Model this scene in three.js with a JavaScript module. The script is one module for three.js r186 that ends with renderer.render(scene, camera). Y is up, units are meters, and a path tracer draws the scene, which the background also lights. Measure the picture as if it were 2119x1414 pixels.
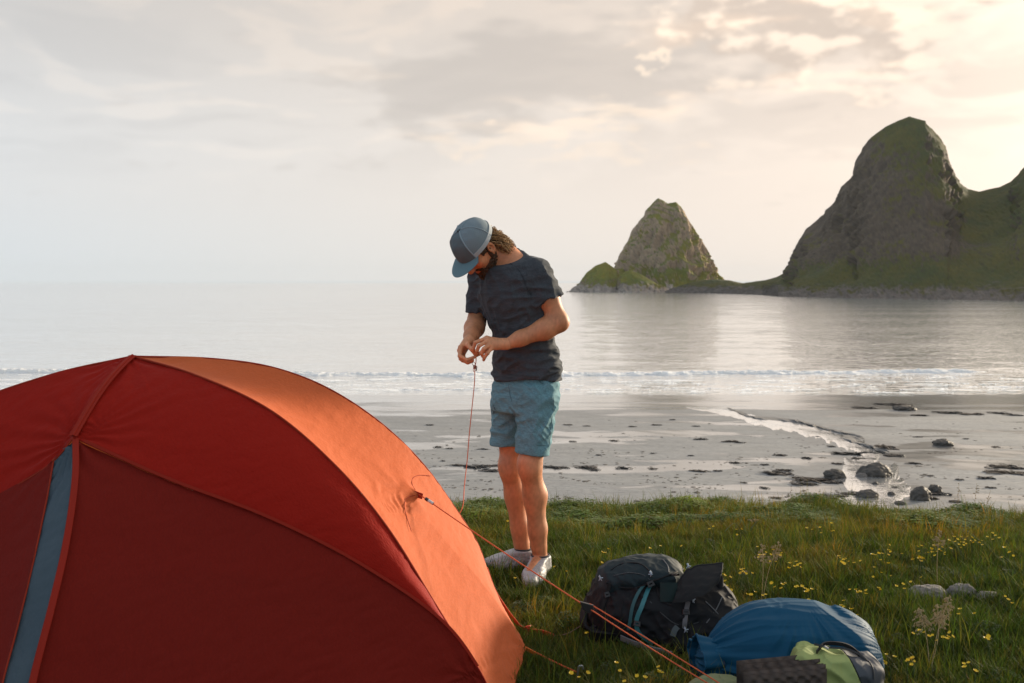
import * as THREE from 'three';
import { mergeGeometries } from 'three/addons/utils/BufferGeometryUtils.js';
import { createNoise3D, createNoise2D } from 'simplex-noise';

// ------------------------------------------------------------------ camera, sky, sun, exposure
// metres; the camera stands at x = 0, z = 0, 1.45 m above the meadow and 5 m above the sea, looking along -z with a level lens shifted down
const EYE = 1.45, SEA = EYE - 5, F = 2060, CX = 1059.5, HY = 583;
const camera = new THREE.PerspectiveCamera(2 * Math.atan(707 / F) * 180 / Math.PI, 2119 / 1414, 0.05, 40000);
camera.position.set(0, EYE, 0);
camera.lookAt(0, EYE, -10);
camera.setViewOffset(2119, 1414, 0, 124, 2119, 1414);
camera.focus = 4.8;
camera.userData.fStop = 5.6;

const scene = new THREE.Scene();
const renderer = new THREE.WebGLRenderer({ antialias: true });
renderer.setSize(1024, 683);
renderer.shadowMap.enabled = true;
renderer.toneMapping = THREE.LinearToneMapping;
renderer.toneMappingExposure = 1.25;

const DEG = Math.PI / 180;
const mulberry = (a) => () => { a |= 0; a = a + 0x6D2B79F5 | 0; let t = Math.imul(a ^ a >>> 15, 1 | a); t = t + Math.imul(t ^ t >>> 7, 61 | t) ^ t; return ((t ^ t >>> 14) >>> 0) / 4294967296; };
const rng = mulberry(20240611);
const N3 = createNoise3D(mulberry(7)), N2 = createNoise2D(mulberry(11));
const clamp = THREE.MathUtils.clamp, lerp = THREE.MathUtils.lerp;
const sstep = (a, b, x) => { const t = clamp((x - a) / (b - a), 0, 1); return t * t * (3 - 2 * t); };
const rand = (a, b) => a + (b - a) * rng();
const fbm3 = (x, y, z, o = 4) => { let s = 0, a = 0.5; for (let i = 0; i < o; i++) { s += a * N3(x, y, z); x *= 2.03; y *= 2.03; z *= 2.03; a *= 0.5; } return s; };
const fbm2 = (x, y, o = 4) => { let s = 0, a = 0.5; for (let i = 0; i < o; i++) { s += a * N2(x, y); x *= 2.03; y *= 2.03; a *= 0.5; } return s; };
const V = (x, y, z) => new THREE.Vector3(x, y, z);

const SUN_AZ = 50 * DEG, SUN_EL = 11 * DEG;               // to the right of the view, low over the sea
const sunDir = V(Math.sin(SUN_AZ) * Math.cos(SUN_EL), Math.sin(SUN_EL), -Math.cos(SUN_AZ) * Math.cos(SUN_EL));

function skyTexture() {
  const W = 3072, H = 1536, data = new Float32Array(W * H * 4);
  const mix3 = (a, b, t) => [lerp(a[0], b[0], t), lerp(a[1], b[1], t), lerp(a[2], b[2], t)];
  const blob = (az, el, a0, e0, ra, re) => { const u = (az - a0) / ra, v = (el - e0) / re; return Math.exp(-(u * u + v * v)); };
  for (let r = 0; r < H; r++) {
    const el = ((r + 0.5) / H - 0.5) * Math.PI, y = Math.sin(el), ce = Math.cos(el), eld = el / DEG;
    for (let c = 0; c < W; c++) {
      const o = (r * W + c) * 4, round = ((c + 0.5) / W - 0.5) * 2 * Math.PI;
      const x = Math.cos(round) * ce, z = Math.sin(round) * ce;
      if (eld < -1) { data[o] = 0.56; data[o + 1] = 0.58; data[o + 2] = 0.585; data[o + 3] = 1; continue; }
      const az = Math.atan2(x, -z) / DEG, cg = clamp(x * sunDir.x + y * sunDir.y + z * sunDir.z, -1, 1), gam = Math.acos(cg) / DEG;
      // air: pale blue-grey low down, greyer above, warm and bright toward the sun
      let col = mix3([0.585, 0.612, 0.612], [0.605, 0.605, 0.590], sstep(0, 6, eld));
      col = mix3(col, [0.485, 0.468, 0.447], sstep(6, 17, eld));
      col = mix3(col, [0.44, 0.455, 0.48], sstep(15, 50, eld));
      const away = sstep(140, 45, gam), cool = [lerp(0.80, 1, away), lerp(0.98, 1, away), lerp(1.20, 1, away)];
      const warm = Math.exp(-Math.pow(gam / 50, 2)), hot = Math.exp(-Math.pow(gam / 19, 2));
      // high, thin, flat layers of cloud
      const wx = fbm3(x * 2.1 + 5, y * 5, z * 2.1, 3) * 0.35;
      const s1 = fbm3(x * 3.4 + wx, y * 17 + wx * 2.2, z * 3.4 + wx, 5);
      const s2 = fbm3(x * 9 + 9, y * 44 + wx * 5, z * 9 - 4, 4);
      const upmask = sstep(3.5, 10, eld);
      let dark = sstep(-0.10, 0.38, s1 + 0.25 * s2) * upmask;
      // the broad grey bank over the middle, the heaped cloud on the right with its lit rim, and the small puff
      const wob = fbm3(x * 12, y * 26, z * 12, 5), wob2 = fbm3(x * 30 + 3, y * 48, z * 30, 4);
      let bank = 0, cum = 0, cumLit = 0;
      if (Math.abs(az - 8) < 34 && eld > 4 && eld < 30) {
        bank = sstep(0.12, 0.62, blob(az, eld - (az - 4) * 0.10, 2.5, 12.0, 11.5, 2.7) * 1.15 + 0.75 * fbm2(az * 0.10, eld * 0.36, 6) - 0.12);
        const dens = (a, e) => blob(a, e, 17.2, 14.6, 7.8, 4.0) * 1.1 + 0.80 * fbm2(a * 0.15 + 3, e * 0.34 + 1, 6) - 0.34;
        const d0 = dens(az, eld), d1 = dens(az + 0.9, eld + 0.55);
        cum = sstep(0.02, 0.40, d0) * sstep(0.03, 0.22, blob(az, eld, 17.2, 14.6, 7.8, 4.0)); cumLit = sstep(-0.20, 0.22, d0 - d1);
      }
      const puff = sstep(0.42, 0.70, blob(az + wob2 * 1.3, eld + wob2 * 0.9, 8.2, 12.5, 1.15, 0.7) * (1 + wob2 * 0.9));
      const line1 = sstep(0.3, 0.8, blob(az, eld - (az - 3) * 0.16 + wob * 1.4, 3, 9.0, 9.5, 0.8) * (1 + s2 * 1.6));
      const line2 = sstep(0.3, 0.9, blob(az, eld + wob * 1.0, 5, 7.35, 8.0, 0.55) * (1 + s2 * 1.6 + wob2 * 0.8));
      col = col.map((v, k) => v * cool[k]);
      col = mix3(col, [0.925, 0.745, 0.600], warm * 0.92);
      col = mix3(col, [1.75, 1.55, 1.27], hot * 0.75);
      const grey = mix3(mix3([0.44, 0.435, 0.425], [0.58, 0.49, 0.42], warm), [0.9, 0.78, 0.65], hot * 0.7).map((v, k) => v * cool[k]);
      col = mix3(col, grey, dark * lerp(0.24, 0.42, warm));
      col = mix3(col, mix3([0.455, 0.435, 0.415], [0.54, 0.46, 0.395], warm), bank * 0.60);
      col = mix3(col, mix3([0.590, 0.495, 0.420], [0.95, 0.79, 0.645], cumLit), cum * 0.85);
      const lit = [0.86, 0.72, 0.585];
      col = mix3(col, lit, clamp(puff * 0.8 + line1 * 0.45 + line2 * 0.42, 0, 1));
      // thin brighter wisps
      const wisp = sstep(0.16, 0.5, -s1 + 0.55 * s2) * upmask;
      col = mix3(col, col.map((v, k) => v * [1.22, 1.16, 1.10][k]), wisp * lerp(0.35, 0.7, warm));
      data[o] = col[0]; data[o + 1] = col[1]; data[o + 2] = col[2]; data[o + 3] = 1;
    }
  }
  const t = new THREE.DataTexture(data, W, H, THREE.RGBAFormat, THREE.FloatType);
  t.mapping = THREE.EquirectangularReflectionMapping;
  t.magFilter = t.minFilter = THREE.LinearFilter;
  t.needsUpdate = true;
  return t;
}
const sky = skyTexture();
scene.background = sky;
scene.environment = sky;

const sun = new THREE.DirectionalLight(new THREE.Color(1.0, 0.84, 0.63), 5);
sun.name = 'sun';
sun.position.copy(sunDir).multiplyScalar(60);
sun.castShadow = true;
sun.shadow.mapSize.set(4096, 4096);
sun.shadow.radius = 15;                                     // seen through thin cloud
Object.assign(sun.shadow.camera, { left: -30, right: 30, top: 20, bottom: -20, near: 1, far: 200 });
scene.add(sun, sun.target);

// ------------------------------------------------------------------ helpers
const at = (px, py, d) => V((px - CX) / F * d, EYE - (py - HY) / F * d, -d);
function tag(o, label, category, group, kind) {
  if (label) o.userData.label = label;
  if (category) o.userData.category = category;
  if (group) o.userData.group = group;
  if (kind) o.userData.kind = kind;
  return o;
}
const used = new Map();
function numbered(n) { const k = used.get(n) || 0; used.set(n, k + 1); return k ? n + '_' + String(k).padStart(3, '0') : n; }
function mesh(name, geo, mat, parent) {
  const m = new THREE.Mesh(geo, mat);
  m.name = parent ? name : numbered(name);
  m.castShadow = m.receiveShadow = true;
  (parent || scene).add(m);
  return m;
}
function thing(name, pos = V(0, 0, 0)) { const g = new THREE.Group(); g.name = numbered(name); g.position.copy(pos); scene.add(g); return g; }
const std = (r, g, b, rough = 0.9, extra = {}) => { const m = new THREE.MeshPhysicalMaterial({ roughness: rough, side: THREE.DoubleSide, ...extra }); m.color.setRGB(r, g, b); return m; };
function moved(geo, base) { geo.translate(-base.x, -base.y, -base.z); return geo; }
function tube(pts, r, seg = 40, rad = 6, base) {
  const c = new THREE.CatmullRomCurve3(pts, false, 'centripetal');
  const g = new THREE.TubeGeometry(c, seg, r, rad, false);
  return base ? moved(g, base) : g;
}
// a flat band of webbing along points, w wide and t thick, lying across the direction given by side
function ribbon(pts, w, t, sideOf, seg = 40) {
  const c = new THREE.CatmullRomCurve3(pts, false, 'centripetal'), pos = [], idx = [];
  for (let i = 0; i <= seg; i++) {
    const u = i / seg, p = c.getPoint(u), tan = c.getTangent(u), s = (typeof sideOf === 'function' ? sideOf(u) : sideOf).clone();
    s.addScaledVector(tan, -s.dot(tan)).normalize();
    const n = tan.clone().cross(s).normalize();
    for (const [a, b] of [[-1, -1], [1, -1], [1, 1], [-1, 1]]) { const q = p.clone().addScaledVector(s, a * w / 2).addScaledVector(n, b * t / 2); pos.push(q.x, q.y, q.z); }
    if (i < seg) for (let k = 0; k < 4; k++) { const a = i * 4 + k, b = i * 4 + (k + 1) % 4; idx.push(a, b, a + 4, b, b + 4, a + 4); }
  }
  idx.push(0, 2, 1, 0, 3, 2); const e = seg * 4; idx.push(e, e + 1, e + 2, e, e + 2, e + 3);
  const g = new THREE.BufferGeometry();
  g.setAttribute('position', new THREE.Float32BufferAttribute(pos, 3)); g.setIndex(idx);
  const f = g.toNonIndexed(); f.computeVertexNormals(); return f;
}
function grid(nu, nv, fn, uvfn, colfn) {
  const pos = [], uv = [], col = [], idx = [], p = V(0, 0, 0);
  for (let i = 0; i <= nu; i++) for (let j = 0; j <= nv; j++) {
    fn(i / nu, j / nv, p); pos.push(p.x, p.y, p.z);
    if (uvfn) uv.push(...uvfn(p, i / nu, j / nv)); else uv.push(i / nu, j / nv);
  }
  const w = nv + 1;
  for (let i = 0; i < nu; i++) for (let j = 0; j < nv; j++) { const a = i * w + j; idx.push(a, a + w, a + 1, a + 1, a + w, a + w + 1); }
  const g = new THREE.BufferGeometry();
  g.setAttribute('position', new THREE.Float32BufferAttribute(pos, 3));
  g.setAttribute('uv', new THREE.Float32BufferAttribute(uv, 2));
  g.setIndex(idx); g.computeVertexNormals();
  if (colfn) {
    const n = g.attributes.normal, q = V(0, 0, 0), nn = V(0, 0, 0);
    for (let i = 0; i < n.count; i++) { q.fromBufferAttribute(g.attributes.position, i); nn.fromBufferAttribute(n, i); col.push(...colfn(q, nn)); }
    g.setAttribute('color', new THREE.Float32BufferAttribute(col, 3));
  }
  return g;
}
function noiseTexture(size, fn, srgb = false, channels = 1) {
  const d = new Uint8Array(size * size * 4);
  for (let j = 0; j < size; j++) for (let i = 0; i < size; i++) {
    const v = fn(i / size, j / size), o = (j * size + i) * 4;
    for (let k = 0; k < 3; k++) d[o + k] = clamp(Math.round(255 * (Array.isArray(v) ? v[k] : v)), 0, 255);
    d[o + 3] = 255;
  }
  const t = new THREE.DataTexture(d, size, size);
  t.wrapS = t.wrapT = THREE.RepeatWrapping; t.magFilter = THREE.LinearFilter; t.minFilter = THREE.LinearFilter;
  if (srgb) t.colorSpace = THREE.SRGBColorSpace;
  t.needsUpdate = true; return t;
}
// noise that closes on itself over the unit square
const torus = (u, v, k, o = 4, ax = 1, seed = 0) => {
  let s = 0, a = 0.5;
  for (let i = 0; i < o; i++) {
    const X = Math.cos(u * 2 * Math.PI) * k * ax, Y = Math.sin(u * 2 * Math.PI) * k * ax, Z = v * k * 2 * Math.PI;
    const w = v; // blend two sheets so that v closes too
    s += a * (N3(X + seed, Y, Z) * (1 - w) + N3(X + seed, Y, Z - k * 2 * Math.PI) * w); k *= 2; a *= 0.5;
  }
  return s;
};

// surface nets: a smooth mesh of the zero level of a distance field
function nets(sdf, lo, hi, cell, colfn) {
  const n = [0, 1, 2].map((k) => Math.ceil((hi.getComponent(k) - lo.getComponent(k)) / cell) + 1), [nx, ny, nz] = n;
  const f = new Float32Array(nx * ny * nz), B = 6, br = B * cell * 0.87;
  for (let bx = 0; bx < nx; bx += B) for (let by = 0; by < ny; by += B) for (let bz = 0; bz < nz; bz += B) {
    const c = sdf(lo.x + (bx + B / 2) * cell, lo.y + (by + B / 2) * cell, lo.z + (bz + B / 2) * cell), skip = Math.abs(c) > 1.9 * br;
    for (let i = bx; i < Math.min(bx + B, nx); i++) for (let j = by; j < Math.min(by + B, ny); j++) for (let k = bz; k < Math.min(bz + B, nz); k++)
      f[(i * ny + j) * nz + k] = skip ? c : sdf(lo.x + i * cell, lo.y + j * cell, lo.z + k * cell);
  }
  const id = new Int32Array(nx * ny * nz).fill(-1), pos = [], idx = [], sx = ny * nz, sy = nz;
  for (let i = 0; i < nx - 1; i++) for (let j = 0; j < ny - 1; j++) for (let k = 0; k < nz - 1; k++) {
    const o = i * sx + j * sy + k; let X = 0, Y = 0, Z = 0, m = 0, neg = 0;
    for (let q = 0; q < 8; q++) if (f[o + (q & 1) * sx + (q >> 1 & 1) * sy + (q >> 2)] < 0) neg++;
    if (neg === 0 || neg === 8) continue;
    for (let q = 0; q < 8; q++) for (const b of [1, 2, 4]) {
      if (q & b) continue;
      const r = q | b, oa = o + (q & 1) * sx + (q >> 1 & 1) * sy + (q >> 2), ob = o + (r & 1) * sx + (r >> 1 & 1) * sy + (r >> 2), A = f[oa], C = f[ob];
      if ((A < 0) === (C < 0)) continue;
      const t = A / (A - C);
      X += (q & 1) + (b === 1 ? t : 0); Y += (q >> 1 & 1) + (b === 2 ? t : 0); Z += (q >> 2) + (b === 4 ? t : 0); m++;
    }
    id[o] = pos.length / 3;
    pos.push(lo.x + (i + X / m) * cell, lo.y + (j + Y / m) * cell, lo.z + (k + Z / m) * cell);
  }
  for (let i = 1; i < nx - 1; i++) for (let j = 1; j < ny - 1; j++) for (let k = 1; k < nz - 1; k++) {
    const o = i * sx + j * sy + k, a = f[o] < 0;
    const quad = (p, q, r, s, flip) => { const A = id[p], Bq = id[q], C = id[r], D = id[s]; if (A < 0 || Bq < 0 || C < 0 || D < 0) return; if (flip) idx.push(A, C, Bq, A, D, C); else idx.push(A, Bq, C, A, C, D); };
    if (a !== f[o + sx] < 0) quad(o, o - sy, o - sy - 1, o - 1, a);
    if (a !== f[o + sy] < 0) quad(o, o - 1, o - sx - 1, o - sx, a);
    if (a !== f[o + 1] < 0) quad(o, o - sx, o - sx - sy, o - sy, a);
  }
  const g = new THREE.BufferGeometry(), nor = new Float32Array(pos.length), uv = new Float32Array(pos.length / 3 * 2), col = colfn ? new Float32Array(pos.length) : null, e = cell * 0.6;
  for (let i = 0; i < pos.length; i += 3) {
    const x = pos[i], y = pos[i + 1], z = pos[i + 2];
    let a = sdf(x + e, y, z) - sdf(x - e, y, z), b = sdf(x, y + e, z) - sdf(x, y - e, z), c = sdf(x, y, z + e) - sdf(x, y, z - e);
    const l = Math.hypot(a, b, c) || 1; nor[i] = a / l; nor[i + 1] = b / l; nor[i + 2] = c / l;
    uv[i / 3 * 2] = x * 0.75 - z * 0.66; uv[i / 3 * 2 + 1] = y;
    if (col) col.set(colfn(x, y, z, a / l, b / l, c / l), i);
  }
  g.setAttribute('position', new THREE.Float32BufferAttribute(pos, 3));
  g.setAttribute('normal', new THREE.BufferAttribute(nor, 3));
  g.setAttribute('uv', new THREE.BufferAttribute(uv, 2));
  if (col) g.setAttribute('color', new THREE.BufferAttribute(col, 3));
  g.setIndex(idx);
  // every triangle turned outward, the way its normals point
  const I = g.index.array;
  for (let t = 0; t < I.length; t += 3) {
    const [a, b, c] = [I[t] * 3, I[t + 1] * 3, I[t + 2] * 3];
    const ux = pos[b] - pos[a], uy = pos[b + 1] - pos[a + 1], uz = pos[b + 2] - pos[a + 2], vx = pos[c] - pos[a], vy = pos[c + 1] - pos[a + 1], vz = pos[c + 2] - pos[a + 2];
    if ((uy * vz - uz * vy) * nor[a] + (uz * vx - ux * vz) * nor[a + 1] + (ux * vy - uy * vx) * nor[a + 2] < 0) { const q = I[t + 1]; I[t + 1] = I[t + 2]; I[t + 2] = q; }
  }
  return g;
}
const smin = (a, b, k) => { const h = Math.max(k - Math.abs(a - b), 0) / k; return Math.min(a, b) - h * h * k * 0.25; };
const smax = (a, b, k) => -smin(-a, -b, k);
// tapered limb from A to B
const limb = (A, B, ra, rb) => { const dx = B.x - A.x, dy = B.y - A.y, dz = B.z - A.z, q = 1 / (dx * dx + dy * dy + dz * dz); return (x, y, z) => { const t = clamp(((x - A.x) * dx + (y - A.y) * dy + (z - A.z) * dz) * q, 0, 1); return Math.hypot(x - A.x - dx * t, y - A.y - dy * t, z - A.z - dz * t) - (ra + (rb - ra) * t); }; };
// ellipsoid in axes u, v, w round C
const ellipsoid = (C, u, v, w, a, b, c) => (x, y, z) => {
  const X = x - C.x, Y = y - C.y, Z = z - C.z, p = (X * u.x + Y * u.y + Z * u.z) / a, q = (X * v.x + Y * v.y + Z * v.z) / b, r = (X * w.x + Y * w.y + Z * w.z) / c, l = Math.hypot(p, q, r);
  return l < 1e-6 ? -Math.min(a, b, c) : l * (l - 1) / Math.hypot(p / a, q / b, r / c);
};

// ------------------------------------------------------------------ terrain shapes
const edgeAt = (x) => 7.0 + 0.22 * N2(x * 0.35, 3.1) + 0.12 * N2(x * 1.3, 8.2) - 0.35 * sstep(2.2, 3.4, x);
function ground(x, d) {                                    // the meadow and the bank down to the beach
  let y = 0.018 * N2(x * 0.8, d * 0.8) + 0.010 * N2(x * 2.6, d * 2.6 + 9) - 0.20 * sstep(4.9, 7.2, d);
  const e = edgeAt(x);
  if (d > e) y -= 2.9 * sstep(0, 8, d - e) + 0.35 * sstep(0, 0.8, d - e);
  return y;
}
function groundAt(px, py, h = 0) {                         // where a sight line through that direction meets the meadow (h above it)
  let a = 1.2, b = 8.2;
  for (let i = 0; i < 40; i++) { const m = (a + b) / 2, p = at(px, py, m); if (p.y > ground(p.x, m) + h) a = m; else b = m; }
  const p = at(px, py, (a + b) / 2); p.y = ground(p.x, -p.z); return p;
}
const dropAt = (d) => 4.2 + (d - 18) * 0.0308;
const sandY = (x, d) => EYE - dropAt(d) + 0.02 * N2(x * 0.16, d * 0.22) * sstep(46, 38, d) + 0.006 * N2(x * 0.9, d * 1.1);
const sandPoint = (px, py) => { const k = (py - HY) / F, d = (4.2 - 18 * 0.0308) / (k - 0.0308), p = at(px, py, d); p.y = sandY(p.x, d); return p; };

// ------------------------------------------------------------------ sand beach
const X0 = -34, XW = 68, D0 = 8, DW = 42;
const streamLine = [[1420, 843, 3], [1511, 856, 6], [1560, 869, 8], [1610, 879, 10], [1662, 889, 11], [1705, 900, 12], [1745, 914, 13], [1785, 930, 13], [1806, 946, 13], [1785, 962, 20], [1765, 978, 26], [1800, 992, 30], [1842, 1004, 34], [1848, 1020, 36], [1815, 1036, 36], [1780, 1050, 36], [1760, 1065, 34]];
const streamWorld = streamLine.map(([px, py]) => { const p = sandPoint(px, py); return [p.x, -p.z, 0.35]; });
function wetness(x, d) {
  const n = fbm2(x * 0.10 + 3, d * 0.30, 5), n2 = fbm2(x * 0.34 - 7, d * 0.8 + 2, 4);
  let w = sstep(33.5, 40, d + n * 5);                                   // where the last waves ran up
  w = Math.max(w, sstep(0.02, 0.26, n + 0.5 * n2 - Math.abs(d - 25) * 0.025) * 0.85);
  const pool = sstep(1.0, 0.4, Math.abs(d - 37.6 - 0.25 * N2(x * 0.15, 4)) / (0.65 + 0.35 * N2(x * 0.3, 1)));
  w = Math.max(w, pool);
  // beside the stream
  for (let i = 0; i < streamWorld.length; i++) { const [sx, sd, sw] = streamWorld[i]; const q = Math.hypot(x - sx, (d - sd) * 0.5) / 1.3; if (q < 1) w = Math.max(w, 0.35 * sstep(1, 0.5, q + n2 * 0.7)); }
  return clamp(w, 0, 1);
}
{
  const S = 1400, col = new Uint8Array(S * S * 4), rough = new Uint8Array(S * S * 4), bump = new Uint8Array(S * S * 4), film = new Uint8Array(S * S * 4);
  for (let j = 0; j < S; j++) for (let i = 0; i < S; i++) {
    const x = X0 + XW * (i + 0.5) / S, d = D0 + DW * (j + 0.5) / S, o = (j * S + i) * 4;
    const w = wetness(x, d), g = fbm2(x * 3.1, d * 4.2, 3), s = fbm2(x * 0.35, d * 1.1 + 40, 4), fine = rng() - 0.5;
    const speck = sstep(0.36, 0.5, fbm2(x * 4.5 + 20, d * 8 + 5, 3) + 0.15 * s) * sstep(40, 34, d);
    let v = 0.285 + 0.05 * s + 0.04 * g + 0.03 * fine; v *= lerp(1, 0.60, w); v = lerp(v, 0.14, speck * 0.7);
    const c = [v * 0.99, v * 1.0, v * 0.985].map((q) => Math.round(255 * clamp(q <= 0.0031308 ? q * 12.92 : 1.055 * Math.pow(q, 1 / 2.4) - 0.055, 0, 1)));
    col[o] = c[0]; col[o + 1] = c[1]; col[o + 2] = c[2]; col[o + 3] = 255;
    const r = Math.round(255 * lerp(0.80, 0.22, Math.pow(w, 0.7))); rough[o] = rough[o + 1] = rough[o + 2] = r; rough[o + 3] = 255;
    film[o] = film[o + 1] = film[o + 2] = Math.round(255 * sstep(0.25, 0.95, w)); film[o + 3] = 255;
    const b = Math.round(255 * clamp(0.5 + (0.30 * g + 0.25 * fine + 0.4 * fbm2(x * 1.2, d * 5, 3)) * lerp(1, 0.07, w), 0, 1)); bump[o] = bump[o + 1] = bump[o + 2] = b; bump[o + 3] = 255;
  }
  const tex = (d, s) => { const t = new THREE.DataTexture(d, S, S); t.magFilter = t.minFilter = THREE.LinearFilter; t.wrapS = t.wrapT = THREE.ClampToEdgeWrapping; if (s) t.colorSpace = THREE.SRGBColorSpace; t.needsUpdate = true; return t; };
  const m = std(1, 1, 1, 1, { map: tex(col, true), roughnessMap: tex(rough), bumpMap: tex(bump), bumpScale: 0.012, ior: 1.36, clearcoat: 1, clearcoatMap: tex(film), clearcoatRoughness: 0.16 });   // a film of water lies on the wet parts
  const g = grid(320, 300, (u, v, p) => { const d = 8 + 54 * Math.pow(v, 1.25), x = lerp(-110, 110, u < 0.1 ? u * 3.3 : u > 0.9 ? 0.67 + (u - 0.9) * 3.3 : 0.33 + (u - 0.1) * 0.425); p.set(x, sandY(x, d), -d); }, (p) => [(p.x - X0) / XW, (-p.z - D0) / DW]);
  tag(mesh('sand_beach', g, m), 'grey wet sand beach running down to the surf', 'beach', null, 'structure');
}

// ------------------------------------------------------------------ sea
const rippleTex = noiseTexture(1024, (u, v) => 0.5 + 0.5 * (0.75 * torus(u, v, 5, 5, 0.42) + 0.35 * torus(u, v, 16, 3, 0.5, 31)));
rippleTex.repeat.set(1 / 26, 1 / 26);
const seaMat = std(0.88, 0.90, 0.90, 0.07, { metalness: 0.74, ior: 1.333, bumpMap: rippleTex, bumpScale: 0.115 });
{
  const g = grid(420, 420, (u, v, p) => {
    const d = 37 * Math.pow(4500 / 37, Math.pow(v, 1.35)), x = (u - 0.5) * 4 * (d + 20) * (0.35 + 2.2 * Math.abs(u - 0.5));
    const fade = sstep(900, 60, d);
    p.set(x, SEA + fade * (0.030 * N2(x * 0.05, d * 0.22) + 0.016 * N2(x * 0.22, d * 0.7 + 5)) * sstep(40, 52, d), -d);
  }, (p) => [p.x, p.z]);
  tag(mesh('sea', g, seaMat), 'calm pale sea reaching to the horizon', 'sea', null, 'structure');
}
// breakers: a raised ridge of water with a torn foam face
const foamMat = std(0.93, 0.95, 0.96, 0.95, { transmission: 0.55, thickness: 0 });
function breaker(dBase, height, width, seed, label, breaks) {
  const t = thing('breaking_wave', V(0, SEA, -dBase));
  const ridge = (x) => { const n = 0.5 + 0.5 * N2(x * 0.045, seed), m = 0.5 + 0.5 * N2(x * 0.31, seed + 4); return height * (0.62 + 0.5 * n + 0.22 * m); };
  const line = (x) => 1.6 * N2(x * 0.018, seed + 9) + 0.35 * N2(x * 0.14, seed + 2);
  const swell = grid(500, 16, (u, v, p) => { const x = lerp(-75, 75, u), h = ridge(x), q = (v - 0.5) * 2; p.set(x, 0.012 + h * 0.45 * Math.pow(Math.cos(q * Math.PI / 2), 1.6) - 0.03 * Math.abs(q), line(x) + q * width * 1.7 - width * 0.9); }, (p) => [p.x, p.z - dBase]);
  mesh('swell', swell, seaMat, t);
  const foam = grid(2600, 22, (u, v, p) => {
    const x = lerp(-75, 75, u), h = ridge(x) * (breaks ? breaks(x) : 1), q = (v - 0.5) * 2;
    const lump = fbm3(x * 1.6, v * 3.1, seed, 4), tear = fbm3(x * 5.2, v * 7.1, seed + 3, 3), patch = sstep(-0.55, 0.1, N2(x * 0.11, seed + 21) + 0.4 * N2(x * 0.6, seed));
    const body = Math.pow(Math.max(0, Math.cos(q * Math.PI / 2)), 0.55);
    p.set(x + 0.08 * tear, -0.05 + body * h * (0.85 + 0.45 * lump + 0.3 * tear) * lerp(0.6, 1, patch), line(x) + 0.25 + q * width * (0.75 + 0.3 * N2(x * 0.4, seed + 13)) + 0.15 * lump);
  }, (p) => [p.x, p.y]);
  mesh('foam', foam, foamMat, t);
  return tag(t, label, 'wave', null, 'structure');
}
breaker(54.5, 0.25, 1.1, 1.7, 'white foaming breaker rolling in, the farther one', (x) => lerp(1, 0.25, sstep(24.5, 26.5, x)));
breaker(46.6, 0.07, 0.9, 8.3, 'low second line of foam nearest the sand');
{ // thin lace of foam left on the water between the breakers and the sand
  const parts = [], r = mulberry(77);
  for (let i = 0; i < 520; i++) {
    const d = 44.2 + 9.5 * Math.pow(r(), 1.2), x = (r() - 0.5) * 1.5 * d, L = 0.5 + 2.2 * r() * r(), w = 0.06 + 0.10 * r(), n = 10, pos = [], idx = [], ph = r() * 50;
    for (let k = 0; k <= n; k++) { const q = k / n - 0.5, ww = w * Math.sqrt(Math.max(0, 1 - 4 * q * q)) * (1 + 0.6 * N2(q * 9, ph)); const zz = -d + 0.25 * N2(q * 3 + ph, 2); pos.push(x + q * L, SEA + 0.052, zz - ww, x + q * L, SEA + 0.06, zz, x + q * L, SEA + 0.05, zz + ww); if (k < n) { const a = k * 3; idx.push(a, a + 3, a + 1, a + 1, a + 3, a + 4, a + 1, a + 4, a + 2, a + 2, a + 4, a + 5); } }
    const g = new THREE.BufferGeometry(); g.setAttribute('position', new THREE.Float32BufferAttribute(pos, 3)); g.setIndex(idx); g.computeVertexNormals(); parts.push(g);
  }
  tag(mesh('sea_foam', mergeGeometries(parts), foamMat), 'thin streaks of foam drifting between the breakers and the sand', 'foam', null, 'stuff');
}

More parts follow.
